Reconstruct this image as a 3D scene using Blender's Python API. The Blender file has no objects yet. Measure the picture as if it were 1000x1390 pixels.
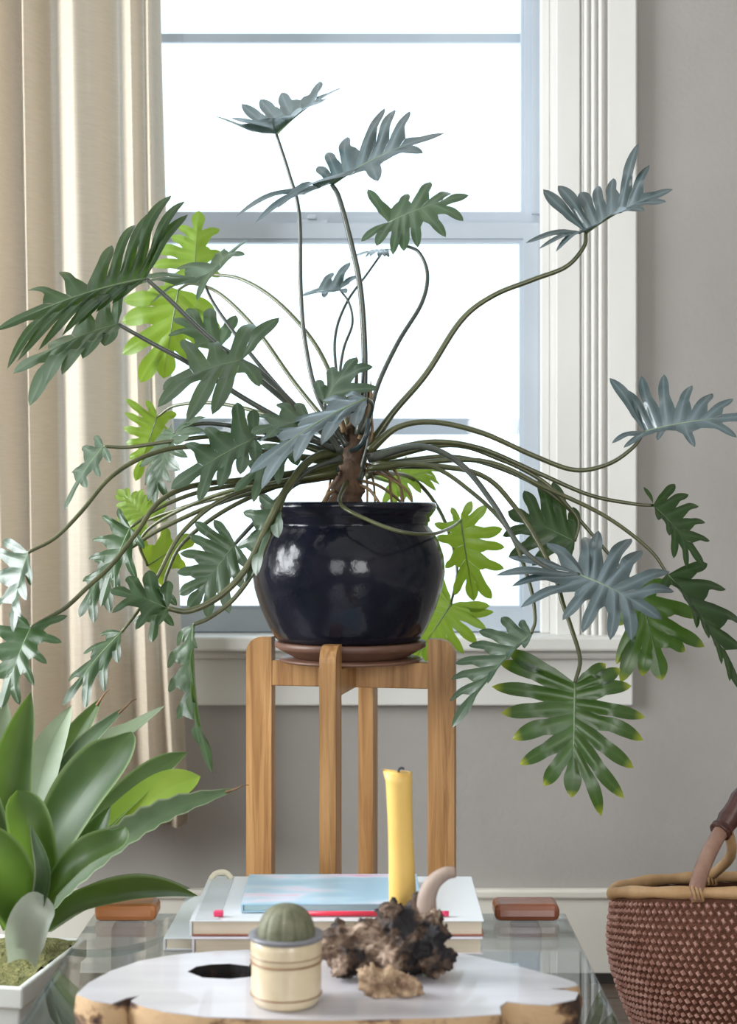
import bpy, bmesh, math, random
from mathutils import Vector, Matrix, noise
from mathutils.geometry import tessellate_polygon

scene = bpy.context.scene
col = scene.collection
F = 2100.0            # focal length in pixels of the 1000 px wide frame
CAMZ = 1.03

# ------------------------------------------------------------------ camera
cd = bpy.data.cameras.new('camera')
cam = bpy.data.objects.new('camera', cd)
col.objects.link(cam)
cam.location = (0, 0, CAMZ)
cam.rotation_euler = (math.radians(90), 0, 0)
cd.sensor_fit = 'HORIZONTAL'
cd.sensor_width = 24.0
cd.lens = 24.0 * F / 1000.0
cd.clip_start = 0.05
cd.dof.use_dof = True
cd.dof.focus_distance = 2.55
cd.dof.aperture_fstop = 4.5
scene.camera = cam

# ------------------------------------------------------------------ sky
world = bpy.data.worlds.new('overcast_sky')
scene.world = world
world.use_nodes = True
bg = world.node_tree.nodes['Background']
bg.inputs['Color'].default_value = (0.74, 0.90, 1.0, 1)
bg.inputs['Strength'].default_value = 1.5

# ------------------------------------------------------------------ daylight through the room's windows
def window_light(name, loc, rot, sx, sy, power, color, portal=False):
    ld = bpy.data.lights.new(name, 'AREA')
    ld.shape = 'RECTANGLE'; ld.size = sx; ld.size_y = sy
    ld.energy = power; ld.color = color
    if portal: ld.cycles.is_portal = True
    o = bpy.data.objects.new(name, ld); col.objects.link(o)
    o.location = loc; o.rotation_euler = rot
    return o
R90 = math.pi / 2
window_light('window_portal', (-0.12, 3.62, 1.55), (-R90, 0, 0), 1.1, 1.75, 1, (1, 1, 1), True)
window_light('daylight_left', (-2.1, 2.15, 1.55), (0, -R90, 0), 1.5, 1.1, 78, (0.95, 0.98, 1.0))
window_light('daylight_rear', (-1.0, -1.58, 1.5), (R90, 0, 0), 1.1, 1.5, 14, (1.0, 0.97, 0.93))
window_light('daylight_rear_b', (1.1, -1.58, 1.5), (R90, 0, 0), 1.1, 1.5, 32, (1.0, 0.97, 0.93))

vs = scene.view_settings
vs.view_transform = 'Standard'
vs.look = 'None'
vs.exposure = 0.45
vs.gamma = 1.0
vs.use_curve_mapping = False

# ------------------------------------------------------------------ helpers
def at(px, py, Y):
    return Vector(((px - 500.0) / F * Y, Y, CAMZ - (py - 695.0) / F * Y))
def on_z(px, py, z):
    Y = F * (CAMZ - z) / (py - 695.0)
    return Vector(((px - 500.0) / F * Y, Y, z))
def PX(px, Y): return (px - 500.0) / F * Y
def PZ(py, Y): return CAMZ - (py - 695.0) / F * Y

def link(name, me, mat=None, parent=None):
    o = bpy.data.objects.new(name, me)
    col.objects.link(o)
    if mat is not None and hasattr(me, 'materials') and not me.materials:
        me.materials.append(mat)
    if parent is not None:
        o.parent = parent
        o.matrix_basis = Matrix.Translation(-world_loc(parent))
    return o
def world_loc(o):
    v = Vector((0, 0, 0))
    while o is not None:
        v = v + o.location
        o = o.parent
    return v
def bm_obj(name, bm, mat, parent=None, smooth=False, bevel=None):
    me = bpy.data.meshes.new(name)
    bmesh.ops.recalc_face_normals(bm, faces=bm.faces)
    bm.to_mesh(me); bm.free()
    if smooth:
        for p in me.polygons: p.use_smooth = True
    o = link(name, me, mat, parent)
    if bevel:
        m = o.modifiers.new('bevel', 'BEVEL'); m.width = bevel; m.segments = 2
        m.limit_method = 'ANGLE'; m.angle_limit = math.radians(40)
    return o
def tag(o, label=None, cat=None, group=None, kind=None):
    if label: o['label'] = label
    if cat: o['category'] = cat
    if group: o['group'] = group
    if kind: o['kind'] = kind
    return o
def empty(name, loc, label=None, cat=None, group=None, kind=None):
    o = bpy.data.objects.new(name, None); col.objects.link(o)
    o.location = loc; o.empty_display_size = 0.05
    return tag(o, label, cat, group, kind)

def box(bm, x0, x1, y0, y1, z0, z1, mat=None):
    vsx = [bm.verts.new(p) for p in ((x0,y0,z0),(x1,y0,z0),(x1,y1,z0),(x0,y1,z0),(x0,y0,z1),(x1,y0,z1),(x1,y1,z1),(x0,y1,z1))]
    for f in ((0,3,2,1),(4,5,6,7),(0,1,5,4),(1,2,6,5),(2,3,7,6),(3,0,4,7)):
        bm.faces.new([vsx[i] for i in f])
    if mat is not None:
        for v in vsx: v.co = mat @ v.co
    return vsx
def box_obj(name, b, mat, parent=None, bevel=None, M=None):
    bm = bmesh.new(); box(bm, *b, mat=M)
    return bm_obj(name, bm, mat, parent, False, bevel)
def lathe(bm, prof, c=(0,0,0), n=48, sx=1.0, sy=1.0, cap=True):
    rings = []
    for r, z in prof:
        rings.append([bm.verts.new((c[0]+sx*r*math.cos(2*math.pi*i/n), c[1]+sy*r*math.sin(2*math.pi*i/n), c[2]+z)) for i in range(n)])
    for a, b in zip(rings, rings[1:]):
        for i in range(n):
            j = (i+1) % n
            bm.faces.new((a[i], a[j], b[j], b[i]))
    if cap:
        bm.faces.new(rings[0][::-1]); bm.faces.new(rings[-1])
    return rings
def prism(bm, pts, z0, z1, M=None):
    """closed prism over a 2D outline (may be concave)"""
    tri = tessellate_polygon([[Vector((p[0], p[1], 0)) for p in pts]])
    lo = [bm.verts.new((p[0], p[1], z0)) for p in pts]
    hi = [bm.verts.new((p[0], p[1], z1)) for p in pts]
    for t in tri:
        bm.faces.new([hi[i] for i in t]); bm.faces.new([lo[i] for i in reversed(t)])
    n = len(pts)
    for i in range(n):
        j = (i+1) % n
        bm.faces.new((lo[i], lo[j], hi[j], hi[i]))
    if M is not None:
        for v in lo + hi: v.co = M @ v.co
    return lo, hi
def crom(pts, n=6):
    """Catmull-Rom through pts"""
    P = [pts[0]*2 - pts[1]] + list(pts) + [pts[-1]*2 - pts[-2]]
    out = []
    for i in range(1, len(P)-2):
        p0, p1, p2, p3 = P[i-1], P[i], P[i+1], P[i+2]
        for k in range(n):
            t = k / n
            out.append(0.5*((2*p1) + (p2-p0)*t + (2*p0-5*p1+4*p2-p3)*t*t + (3*p1-p0-3*p2+p3)*t**3))
    out.append(P[-2].copy())
    return out
def tube(bm, pts, rad, n=8, cap=True, flat=1.0):
    """rad: function of t in 0..1 or a number"""
    rf = rad if callable(rad) else (lambda t: rad)
    N = len(pts)
    tang = []
    for i in range(N):
        a = pts[max(0, i-1)]; b = pts[min(N-1, i+1)]
        d = (b - a)
        tang.append(d.normalized() if d.length > 1e-9 else Vector((0,0,1)))
    up = Vector((0,0,1)) if abs(tang[0].z) < .9 else Vector((1,0,0))
    nrm = tang[0].cross(up).normalized()
    rings = []
    for i in range(N):
        t = tang[i]
        nrm = (nrm - t * nrm.dot(t))
        nrm = nrm.normalized() if nrm.length > 1e-6 else t.orthogonal().normalized()
        bn = t.cross(nrm)
        r = rf(i / max(1, N-1))
        rings.append([bm.verts.new(pts[i] + nrm*(r*math.cos(2*math.pi*k/n)) + bn*(r*flat*math.sin(2*math.pi*k/n))) for k in range(n)])
    for a, b in zip(rings, rings[1:]):
        for k in range(n):
            j = (k+1) % n
            bm.faces.new((a[k], a[j], b[j], b[k]))
    if cap:
        bm.faces.new(rings[0][::-1]); bm.faces.new(rings[-1])
    return rings
def sstep(x):
    x = max(0.0, min(1.0, x)); return x*x*(3-2*x)
def lerp(a, b, t): return a + (b - a) * t

# ------------------------------------------------------------------ materials
def nodes_of(name):
    m = bpy.data.materials.new(name); m.use_nodes = True
    nt = m.node_tree
    return m, nt, nt.nodes['Principled BSDF'], nt.nodes['Material Output']
def N(nt, t, **kw):
    n = nt.nodes.new(t)
    for k, v in kw.items(): setattr(n, k, v)
    return n
def setin(n, **kw):
    for k, v in kw.items(): n.inputs[k.replace('_', ' ')].default_value = v
def rgba(c): return (c[0], c[1], c[2], 1.0)
def ramp(nt, stops):
    r = N(nt, 'ShaderNodeValToRGB')
    e = r.color_ramp.elements
    e[0].position = stops[0][0]; e[0].color = rgba(stops[0][1])
    e[1].position = stops[-1][0]; e[1].color = rgba(stops[-1][1])
    for p, c in stops[1:-1]:
        x = e.new(p); x.color = rgba(c)
    return r
def mat_noise(name, c0, c1, scale=(6,6,6), rough=.5, bump=0.0, detail=4, bscale=None, lo=.3, hi=.7, spec=.5, coat=0.0, coord='Object', distort=0.0, mid=None):
    m, nt, b, out = nodes_of(name)
    tc = N(nt, 'ShaderNodeTexCoord'); mp = N(nt, 'ShaderNodeMapping')
    mp.inputs['Scale'].default_value = scale
    nt.links.new(tc.outputs[coord], mp.inputs['Vector'])
    nz = N(nt, 'ShaderNodeTexNoise'); setin(nz, Scale=1.0, Detail=float(detail), Roughness=.6, Distortion=distort)
    nt.links.new(mp.outputs[0], nz.inputs['Vector'])
    r = ramp(nt, [(lo, c0)] + ([((lo+hi)/2, mid)] if mid else []) + [(hi, c1)])
    nt.links.new(nz.outputs['Fac'], r.inputs[0]); nt.links.new(r.outputs[0], b.inputs['Base Color'])
    b.inputs['Roughness'].default_value = rough
    b.inputs['Specular IOR Level'].default_value = spec
    b.inputs['Coat Weight'].default_value = coat
    if bump:
        nb = nz
        if bscale:
            mp2 = N(nt, 'ShaderNodeMapping'); mp2.inputs['Scale'].default_value = bscale
            nt.links.new(tc.outputs[coord], mp2.inputs['Vector'])
            nb = N(nt, 'ShaderNodeTexNoise'); setin(nb, Scale=1.0, Detail=3.0)
            nt.links.new(mp2.outputs[0], nb.inputs['Vector'])
        bp = N(nt, 'ShaderNodeBump'); setin(bp, Strength=bump, Distance=.01)
        nt.links.new(nb.outputs['Fac'], bp.inputs['Height']); nt.links.new(bp.outputs[0], b.inputs['Normal'])
    return m
def mat_glass(name, tint, base=.04):
    m, nt, b, out = nodes_of(name)
    nt.nodes.remove(b)
    g = N(nt, 'ShaderNodeNewGeometry')
    dt = N(nt, 'ShaderNodeVectorMath', operation='DOT_PRODUCT')
    nt.links.new(g.outputs['Normal'], dt.inputs[0]); nt.links.new(g.outputs['Incoming'], dt.inputs[1])
    ab = N(nt, 'ShaderNodeMath', operation='ABSOLUTE'); nt.links.new(dt.outputs['Value'], ab.inputs[0])
    su = N(nt, 'ShaderNodeMath', operation='SUBTRACT'); su.inputs[0].default_value = 1.0; nt.links.new(ab.outputs[0], su.inputs[1])
    pw = N(nt, 'ShaderNodeMath', operation='POWER'); pw.inputs[1].default_value = 5.0; nt.links.new(su.outputs[0], pw.inputs[0])
    ma = N(nt, 'ShaderNodeMath', operation='MULTIPLY_ADD'); ma.inputs[1].default_value = 1-base; ma.inputs[2].default_value = base
    nt.links.new(pw.outputs[0], ma.inputs[0])
    tr = N(nt, 'ShaderNodeBsdfTransparent'); tr.inputs[0].default_value = rgba(tint)
    gl = N(nt, 'ShaderNodeBsdfGlossy'); gl.inputs['Roughness'].default_value = 0.015
    mx = N(nt, 'ShaderNodeMixShader')
    nt.links.new(ma.outputs[0], mx.inputs[0]); nt.links.new(tr.outputs[0], mx.inputs[1]); nt.links.new(gl.outputs[0], mx.inputs[2])
    nt.links.new(mx.outputs[0], out.inputs['Surface'])
    return m
def mat_leaf(name, dark, light, vein, trans, tw=.28, rough=.34, tipcol=None, coat=.25, spec=.55, edge=None):
    m, nt, b, out = nodes_of(name)
    va = N(nt, 'ShaderNodeAttribute', attribute_name='vein')
    ta = N(nt, 'ShaderNodeAttribute', attribute_name='tipness')
    oi = N(nt, 'ShaderNodeObjectInfo')
    tc = N(nt, 'ShaderNodeTexCoord')
    nz = N(nt, 'ShaderNodeTexNoise'); setin(nz, Scale=22.0, Detail=3.0)
    nt.links.new(tc.outputs['Object'], nz.inputs['Vector'])
    ad = N(nt, 'ShaderNodeMath', operation='ADD'); nt.links.new(nz.outputs['Fac'], ad.inputs[0])
    ml = N(nt, 'ShaderNodeMath', operation='MULTIPLY_ADD'); ml.inputs[1].default_value = .5; ml.inputs[2].default_value = -.25
    nt.links.new(oi.outputs['Random'], ml.inputs[0]); nt.links.new(ml.outputs[0], ad.inputs[1])
    r = ramp(nt, [(.25, dark), (.8, light)]); nt.links.new(ad.outputs[0], r.inputs[0])
    vp = N(nt, 'ShaderNodeMath', operation='POWER'); vp.inputs[1].default_value = 5.0; nt.links.new(va.outputs['Fac'], vp.inputs[0])
    vm = N(nt, 'ShaderNodeMath', operation='MULTIPLY'); vm.inputs[1].default_value = .65; nt.links.new(vp.outputs[0], vm.inputs[0])
    mx = N(nt, 'ShaderNodeMix', data_type='RGBA'); nt.links.new(vm.outputs[0], mx.inputs['Factor'])
    nt.links.new(r.outputs[0], mx.inputs['A']); mx.inputs['B'].default_value = rgba(vein)
    last = mx.outputs['Result']
    if tipcol:
        tr_ = ramp(nt, [(.74, (0,0,0)), (.95, (1,1,1))]); nt.links.new(ta.outputs['Fac'], tr_.inputs[0])
        m2 = N(nt, 'ShaderNodeMix', data_type='RGBA'); nt.links.new(tr_.outputs[0], m2.inputs['Factor'])
        nt.links.new(last, m2.inputs['A']); m2.inputs['B'].default_value = rgba(tipcol)
        last = m2.outputs['Result']
    if edge:
        er = ramp(nt, [(.03, (.8,.8,.8)), (.16, (0,0,0))]); nt.links.new(va.outputs['Fac'], er.inputs[0])
        m3 = N(nt, 'ShaderNodeMix', data_type='RGBA'); nt.links.new(er.outputs[0], m3.inputs['Factor'])
        nt.links.new(last, m3.inputs['A']); m3.inputs['B'].default_value = rgba(edge)
        last = m3.outputs['Result']
    nt.links.new(last, b.inputs['Base Color'])
    b.inputs['Roughness'].default_value = rough
    b.inputs['Specular IOR Level'].default_value = spec
    b.inputs['Coat Weight'].default_value = coat
    b.inputs['Coat Roughness'].default_value = .28
    bp = N(nt, 'ShaderNodeBump'); setin(bp, Strength=.35, Distance=.004)
    nt.links.new(va.outputs['Fac'], bp.inputs['Height']); nt.links.new(bp.outputs[0], b.inputs['Normal'])
    tl = N(nt, 'ShaderNodeBsdfTranslucent'); tl.inputs[0].default_value = rgba(trans)
    ms = N(nt, 'ShaderNodeMixShader'); ms.inputs[0].default_value = tw
    nt.links.new(b.outputs[0], ms.inputs[1]); nt.links.new(tl.outputs[0], ms.inputs[2])
    nt.links.new(ms.outputs[0], out.inputs['Surface'])
    return m

M = {}
M['wall'] = mat_noise('wall_paint', (.335,.315,.295), (.365,.345,.325), (3,3,3), .75, .08, bscale=(90,90,90))
M['ceiling'] = mat_noise('ceiling_paint', (.70,.69,.67), (.76,.75,.73), (3,3,3), .8)
M['trim'] = mat_noise('cream_trim_paint', (.64,.63,.60), (.70,.69,.66), (5,5,2), .42, .04, bscale=(60,60,20))
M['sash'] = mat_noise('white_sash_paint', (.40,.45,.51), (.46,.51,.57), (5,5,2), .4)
M['base'] = mat_noise('baseboard_paint', (.66,.63,.56), (.72,.69,.62), (5,5,5), .5)
M['glass'] = mat_glass('window_glass', (.985,.995,1.0))
M['tglass'] = mat_glass('table_glass', (.80,.84,.86), .10)
M['acrylic'] = mat_glass('clear_acrylic', (.88,.90,.94), .16)
M['plank'] = mat_noise('dark_floor_boards', (.055,.038,.028), (.12,.085,.062), (2,40,10), .38, .1)
M['gap'] = mat_noise('dark_floor_gap', (.02,.016,.013), (.03,.024,.02), (5,5,5), .8)  # near-black, for the sub-floor and the strip below the baseboard
M['wood'] = mat_noise('oiled_oak', (.24,.105,.035), (.58,.33,.14), (55,55,2.6), .42, .12, detail=7, distort=1.2, mid=(.43,.225,.085), lo=.28, hi=.72)
M['wooddark'] = mat_noise('brown_saucer_wood', (.12,.058,.042), (.22,.115,.075), (8,8,30), .45, .08)
M['orange'] = mat_noise('orange_brown_wood', (.50,.17,.06), (.62,.25,.10), (4,40,40), .3, .05)
M['redwood'] = mat_noise('dark_reddish_wood', (.20,.06,.03), (.28,.095,.05), (4,40,40), .25, .05, coat=.4)
M['pot'] = mat_noise('black_glaze', (.005,.006,.012), (.012,.013,.024), (9,9,9), .16, .10, bscale=(38,38,38), spec=.35)
M['soil'] = mat_noise('potting_soil', (.02,.013,.008), (.06,.04,.025), (60,60,60), .95, .8)
M['leaf'] = mat_leaf('leaf_deep_green', (.016,.048,.014), (.045,.10,.03), (.085,.15,.065), (.22,.42,.03), .22)
M['leafd'] = mat_leaf('leaf_dark_green', (.010,.030,.010), (.028,.064,.020), (.06,.11,.05), (.16,.32,.03), .16, .36, coat=.08, spec=.42)
M['leafg'] = mat_leaf('leaf_grey_green', (.030,.060,.036), (.065,.105,.062), (.12,.17,.12), (.20,.33,.08), .20, .34, coat=.15)
M['leafb'] = mat_leaf('leaf_painted_sky_sheen', (.032,.056,.062), (.070,.105,.115), (.16,.21,.23), (.10,.18,.12), .12, .24, coat=.8)  # blue sky sheen and haze put into the leaf colour
M['leafy'] = mat_leaf('leaf_backlit_yellow_green', (.08,.16,.012), (.15,.24,.025), (.20,.28,.06), (.44,.62,.05), .44)  # window backlight put into the brighter yellow-green base colour
M['leaft'] = mat_leaf('leaf_green_yellow_tips', (.018,.052,.010), (.042,.105,.018), (.058,.12,.03), (.26,.50,.04), .22, tipcol=(.38,.40,.04))
M['midrib'] = mat_noise('pale_midrib', (.12,.19,.09), (.2,.27,.14), (20,20,20), .4)
M['petiole'] = mat_noise('olive_petiole', (.055,.065,.022), (.11,.115,.045), (30,30,30), .35, coat=.3)
M['petgrey'] = mat_noise('grey_petiole', (.045,.055,.045), (.085,.095,.075), (30,30,30), .35, coat=.3)
M['trunk'] = mat_noise('fibrous_brown_trunk', (.03,.018,.012), (.16,.09,.05), (50,50,18), .8, .6)
M['root'] = mat_noise('tan_aerial_root', (.20,.12,.06), (.34,.23,.12), (30,30,30), .6)
M['brom'] = mat_leaf('bromeliad_green', (.017,.044,.008), (.050,.092,.020), (.034,.068,.015), (.30,.52,.06), .20, .44, coat=.0, spec=.34, edge=(.17,.24,.10))
M['bromp'] = mat_leaf('bromeliad_pale_silver', (.16,.22,.13), (.26,.32,.21), (.15,.21,.12), (.4,.5,.25), .2, .55, coat=0)
M['bromy'] = mat_leaf('bromeliad_lit_lime', (.20,.32,.03), (.30,.42,.05), (.22,.34,.04), (.5,.7,.05), .3, .46, coat=.05)  # strong light on one strap leaf put into a paler lime colour
M['bromd'] = mat_leaf('bromeliad_dark_scaly', (.028,.06,.02), (.08,.125,.055), (.05,.09,.035), (.2,.35,.05), .15, .6, coat=0, edge=(.30,.36,.22))
M['bromw'] = mat_leaf('bromeliad_white_sheath', (.42,.47,.40), (.55,.60,.53), (.45,.5,.42), (.5,.6,.4), .2, .5, coat=0)
M['drytip'] = mat_noise('dry_brown_tip', (.10,.05,.025), (.25,.14,.07), (40,40,40), .8)
M['planter'] = mat_noise('white_planter', (.68,.70,.66), (.76,.77,.73), (6,6,6), .45)
M['moss'] = mat_noise('moss', (.10,.11,.03), (.26,.24,.09), (80,80,80), .95, .8)
M['cream'] = mat_noise('cream_stoneware', (.62,.50,.33), (.72,.61,.43), (25,25,25), .35, .03, coat=.3)
M['stripe'] = mat_noise('brown_glaze_stripe', (.20,.10,.05), (.30,.16,.08), (30,30,30), .35)
M['rimgrey'] = mat_noise('slate_glaze', (.15,.15,.17), (.24,.24,.26), (30,30,30), .3)
M['dome'] = mat_noise('olive_dome', (.10,.105,.06), (.20,.20,.125), (45,45,45), .6, .2)
M['candle'] = mat_noise('yellow_beeswax', (.74,.46,.11), (.82,.56,.17), (14,14,8), .45, .06)
M['wick'] = mat_noise('charred_wick', (.01,.012,.03), (.03,.035,.07), (50,50,50), .8)
M['slab'] = mat_noise('bleached_wood_face', (.50,.485,.52), (.62,.605,.64), (4,22,4), .30, .05, coat=.3)
M['bark'] = mat_noise('slab_bark', (.045,.022,.015), (.50,.33,.18), (14,14,22), .7, .5, lo=.40, hi=.50, mid=(.22,.12,.06))
M['holedark'] = mat_noise('dark_hole_shade', (.008,.006,.007), (.07,.03,.018), (30,30,30), .8, .4, lo=.5, hi=.75)  # shade inside the slab's hole put into a near-black brown
M['drift'] = mat_noise('driftwood', (.008,.006,.008), (.42,.31,.235), (20,20,26), .75, .6, lo=.46, hi=.66, mid=(.11,.065,.04))
M['driftpale'] = mat_noise('pale_driftwood', (.26,.19,.155), (.40,.31,.26), (30,30,8), .65, .15)
M['chunk'] = mat_noise('pale_bark_chunk', (.15,.085,.05), (.52,.37,.24), (48,48,48), .8, .6, lo=.35, hi=.6)
M['paper'] = mat_noise('book_paper', (.74,.66,.52), (.82,.75,.62), (2,2,300), .8)
M['bookwhite'] = mat_noise('white_cover', (.72,.76,.80), (.80,.83,.86), (5,5,5), .35)
M['booklilac'] = mat_noise('lilac_white_cover', (.68,.66,.76), (.76,.74,.82), (5,5,5), .4)
M['bookgrey'] = mat_noise('pale_grey_cloth', (.56,.60,.64), (.62,.66,.70), (5,5,5), .6)
M['bookteal'] = mat_noise('teal_page_block', (.36,.53,.58), (.44,.60,.64), (2,2,200), .6)
M['bookred'] = mat_noise('brown_red_board', (.28,.09,.06), (.34,.12,.08), (5,5,5), .5)
M['red'] = mat_noise('glossy_red', (.62,.02,.05), (.70,.035,.08), (9,9,9), .3)
M['pink'] = mat_noise('bright_pink_red', (.78,.03,.12), (.84,.06,.17), (9,9,9), .4)
M['ink'] = mat_noise('black_ink', (.01,.01,.01), (.02,.02,.02), (9,9,9), .6)
M['basket'] = mat_noise('mauve_brown_grass', (.27,.105,.07), (.56,.34,.28), (60,60,60), .55, .2)
M['basketin'] = mat_noise('dark_basket_wall', (.07,.022,.010), (.14,.05,.025), (60,60,60), .8, .4)
M['basketrim'] = mat_noise('tan_rim', (.40,.23,.10), (.58,.37,.19), (18,18,18), .5, .25)
M['handle'] = mat_noise('brown_handle', (.24,.12,.085), (.40,.245,.18), (18,18,18), .5, .25)
M['leather'] = mat_noise('dark_leather', (.055,.018,.014), (.12,.045,.035), (30,30,30), .4, .2)
M['metal'] = mat_noise('dark_metal_rod', (.03,.03,.03), (.05,.05,.05), (9,9,9), .35)

# blue printed cover with soft lilac and pink print
def mat_print():
    m, nt, b, out = nodes_of('blue_printed_cover')
    tc = N(nt, 'ShaderNodeTexCoord')
    mp = N(nt, 'ShaderNodeMapping'); mp.inputs['Scale'].default_value = (9, 22, 9)
    nt.links.new(tc.outputs['Object'], mp.inputs['Vector'])
    nz = N(nt, 'ShaderNodeTexNoise'); setin(nz, Scale=1.0, Detail=2.0)
    nt.links.new(mp.outputs[0], nz.inputs['Vector'])
    r = ramp(nt, [(.40, (.34,.56,.72)), (.56, (.46,.66,.80)), (.66, (.70,.70,.84)), (.76, (.78,.42,.60))])
    nt.links.new(nz.outputs['Fac'], r.inputs[0]); nt.links.new(r.outputs[0], b.inputs['Base Color'])
    b.inputs['Roughness'].default_value = .3
    return m
M['bookblue'] = mat_print()

def mat_cloth():
    m, nt, b, out = nodes_of('cream_linen')
    tc = N(nt, 'ShaderNodeTexCoord')
    mp = N(nt, 'ShaderNodeMapping'); mp.inputs['Scale'].default_value = (25, 25, 420)
    nt.links.new(tc.outputs['Object'], mp.inputs['Vector'])
    nz = N(nt, 'ShaderNodeTexNoise'); setin(nz, Scale=1.0, Detail=3.0); nt.links.new(mp.outputs[0], nz.inputs['Vector'])
    r = ramp(nt, [(.3, (.50,.425,.325)), (.7, (.59,.51,.40))]); nt.links.new(nz.outputs['Fac'], r.inputs[0])
    nt.links.new(r.outputs[0], b.inputs['Base Color'])
    b.inputs['Roughness'].default_value = .8
    bp = N(nt, 'ShaderNodeBump'); setin(bp, Strength=.12, Distance=.002); nt.links.new(nz.outputs['Fac'], bp.inputs['Height'])
    nt.links.new(bp.outputs[0], b.inputs['Normal'])
    tl = N(nt, 'ShaderNodeBsdfTranslucent'); tl.inputs[0].default_value = (.80,.75,.68,1)
    ms = N(nt, 'ShaderNodeMixShader'); ms.inputs[0].default_value = .34
    nt.links.new(b.outputs[0], ms.inputs[1]); nt.links.new(tl.outputs[0], ms.inputs[2])
    nt.links.new(ms.outputs[0], out.inputs['Surface'])
    return m
M['cloth'] = mat_cloth()

# ------------------------------------------------------------------ room shell
WY = 3.40
XL, XR, YR, ZC = -2.1, 2.3, -1.6, 2.75
OX0, OX1, OZ0, OZ1 = -0.66, 0.412, 0.742, 2.42      # window opening
bm = bmesh.new()
box(bm, XL-.1, OX0, WY, WY+.14, 0, ZC); box(bm, OX1, XR+.1, WY, WY+.14, 0, ZC)
box(bm, OX0, OX1, WY, WY+.14, 0, OZ0); box(bm, OX0, OX1, WY, WY+.14, OZ1, ZC)
tag(bm_obj('wall_back', bm, M['wall']), kind='structure')
bm = bmesh.new()        # left wall with the opening of a side window
box(bm, XL-.1, XL, YR, 1.6, 0, ZC); box(bm, XL-.1, XL, 2.7, WY, 0, ZC)
box(bm, XL-.1, XL, 1.6, 2.7, 0, .8); box(bm, XL-.1, XL, 1.6, 2.7, 2.3, ZC)
tag(bm_obj('wall_left', bm, M['wall']), kind='structure')
tag(box_obj('wall_right', (XR, XR+.1, YR, WY, 0, ZC), M['wall']), kind='structure')
bm = bmesh.new()        # rear wall with two window openings
for a, b_ in ((XL-.1, -1.55), (-.45, .55), (1.65, XR+.1)): box(bm, a, b_, YR-.1, YR, 0, ZC)
for a, b_ in ((-1.55, -.45), (.55, 1.65)):
    box(bm, a, b_, YR-.1, YR, 0, .75); box(bm, a, b_, YR-.1, YR, 2.25, ZC)
tag(bm_obj('wall_rear', bm, M['wall']), kind='structure')
tag(box_obj('ceiling', (XL-.1, XR+.1, YR-.1, WY+.14, ZC, ZC+.1), M['ceiling']), kind='structure')

# floor: sub-floor and single boards
fl = tag(box_obj('floor', (XL-.1, XR+.1, YR-.1, WY+.14, -.06, -.014), M['gap']), kind='structure')
rng = random.Random(3)
pm = {}
def plank_mesh(Lx):
    if Lx not in pm:
        b_ = bmesh.new(); box(b_, -Lx/2, Lx/2, -.0585, .0585, -.014, 0)
        me = bpy.data.meshes.new('floor_board'); bmesh.ops.recalc_face_normals(b_, faces=b_.faces); b_.to_mesh(me); b_.free()
        me.materials.append(M['plank']); pm[Lx] = me
    return pm[Lx]
y = WY - .06
row = 0
while y > YR:
    cuts = [XL] + [XL + 1.1*k + (.55 if row % 2 else 0) + .2*(row % 3) for k in range(1, 4)] + [XR]
    for a, b_ in zip(cuts, cuts[1:]):
        Lx = round(b_-a-.003, 3)
        o = link('floor_board', plank_mesh(Lx), None, fl)
        o.location = ((a+b_)/2, y, rng.uniform(-.0006, .0))
    y -= .12; row += 1

# baseboards
bb = tag(empty('baseboard_back', (0, WY, 0)), kind='structure')
box_obj('board', (XL, XR, WY-.018, WY, .02, .185), M['base'], bb, .003)
box_obj('cap_moulding', (XL, XR, WY-.026, WY, .185, .205), M['base'], bb, .005)
box_obj('dark_foot_strip', (XL, XR, WY-.022, WY, 0, .022), M['gap'], bb)  # near-black strip along the foot of the board
tag(box_obj('baseboard_left', (XL, XL+.018, YR, WY-.03, 0, .2), M['base'], None, .003), kind='structure')
tag(box_obj('baseboard_right', (XR-.018, XR, YR, WY-.03, 0, .2), M['base'], None, .003), kind='structure')

# window
win = tag(empty('window_1', (-.124, WY, OZ0)), 'double-hung white window with fluted cream casing', None, None, 'structure')
def casing_profile(s, x_in):
    """fluted board, from the opening outwards; s = +1 right, -1 left"""
    y0 = WY
    p = [(0, y0), (0, y0-.022), (.048, y0-.022), (.052, y0-.012), (.056, y0-.024)]
    for k in range(3):
        c = .064 + k*.016
        for a in range(0, 181, 30):
            p.append((c - .0075*math.cos(math.radians(a)), y0-.018-.009*math.sin(math.radians(a))))
    p += [(.108, y0-.013), (.112, y0-.026), (.170, y0-.028), (.174, y0-.024), (.174, y0)]
    return [(x_in + s*a, b_) for a, b_ in p]
for s, xi in ((1, OX1), (-1, OX0)):
    bm = bmesh.new(); prism(bm, casing_profile(s, xi), OZ0+.02, OZ1+.16)
    bm_obj('casing', bm, M['trim'], win)
box_obj('head_casing', (OX0-.0, OX1+.0, WY-.026, WY, OZ1, OZ1+.16), M['trim'], win, .003)
bm = bmesh.new()       # jamb liner
box(bm, OX1-.012, OX1, WY, WY+.14, OZ0, OZ1); box(bm, OX0, OX0+.012, WY, WY+.14, OZ0, OZ1)
bm_obj('jamb', bm, M['trim'], win)
for s, x0 in ((1, OX1-.012), (-1, OX0+.012)):
    bm = bmesh.new(); box(bm, min(x0, x0-s*.02), max(x0, x0-s*.02), WY+.012, WY+.034, OZ0+.02, OZ1)
    bm_obj('stop_bead', bm, M['trim'], win, bevel=.003)
    bm = bmesh.new(); box(bm, min(x0, x0-s*.034), max(x0, x0-s*.034), WY+.074, WY+.082, 1.70, OZ1)
    bm_obj('parting_bead', bm, M['sash'], win)
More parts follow.
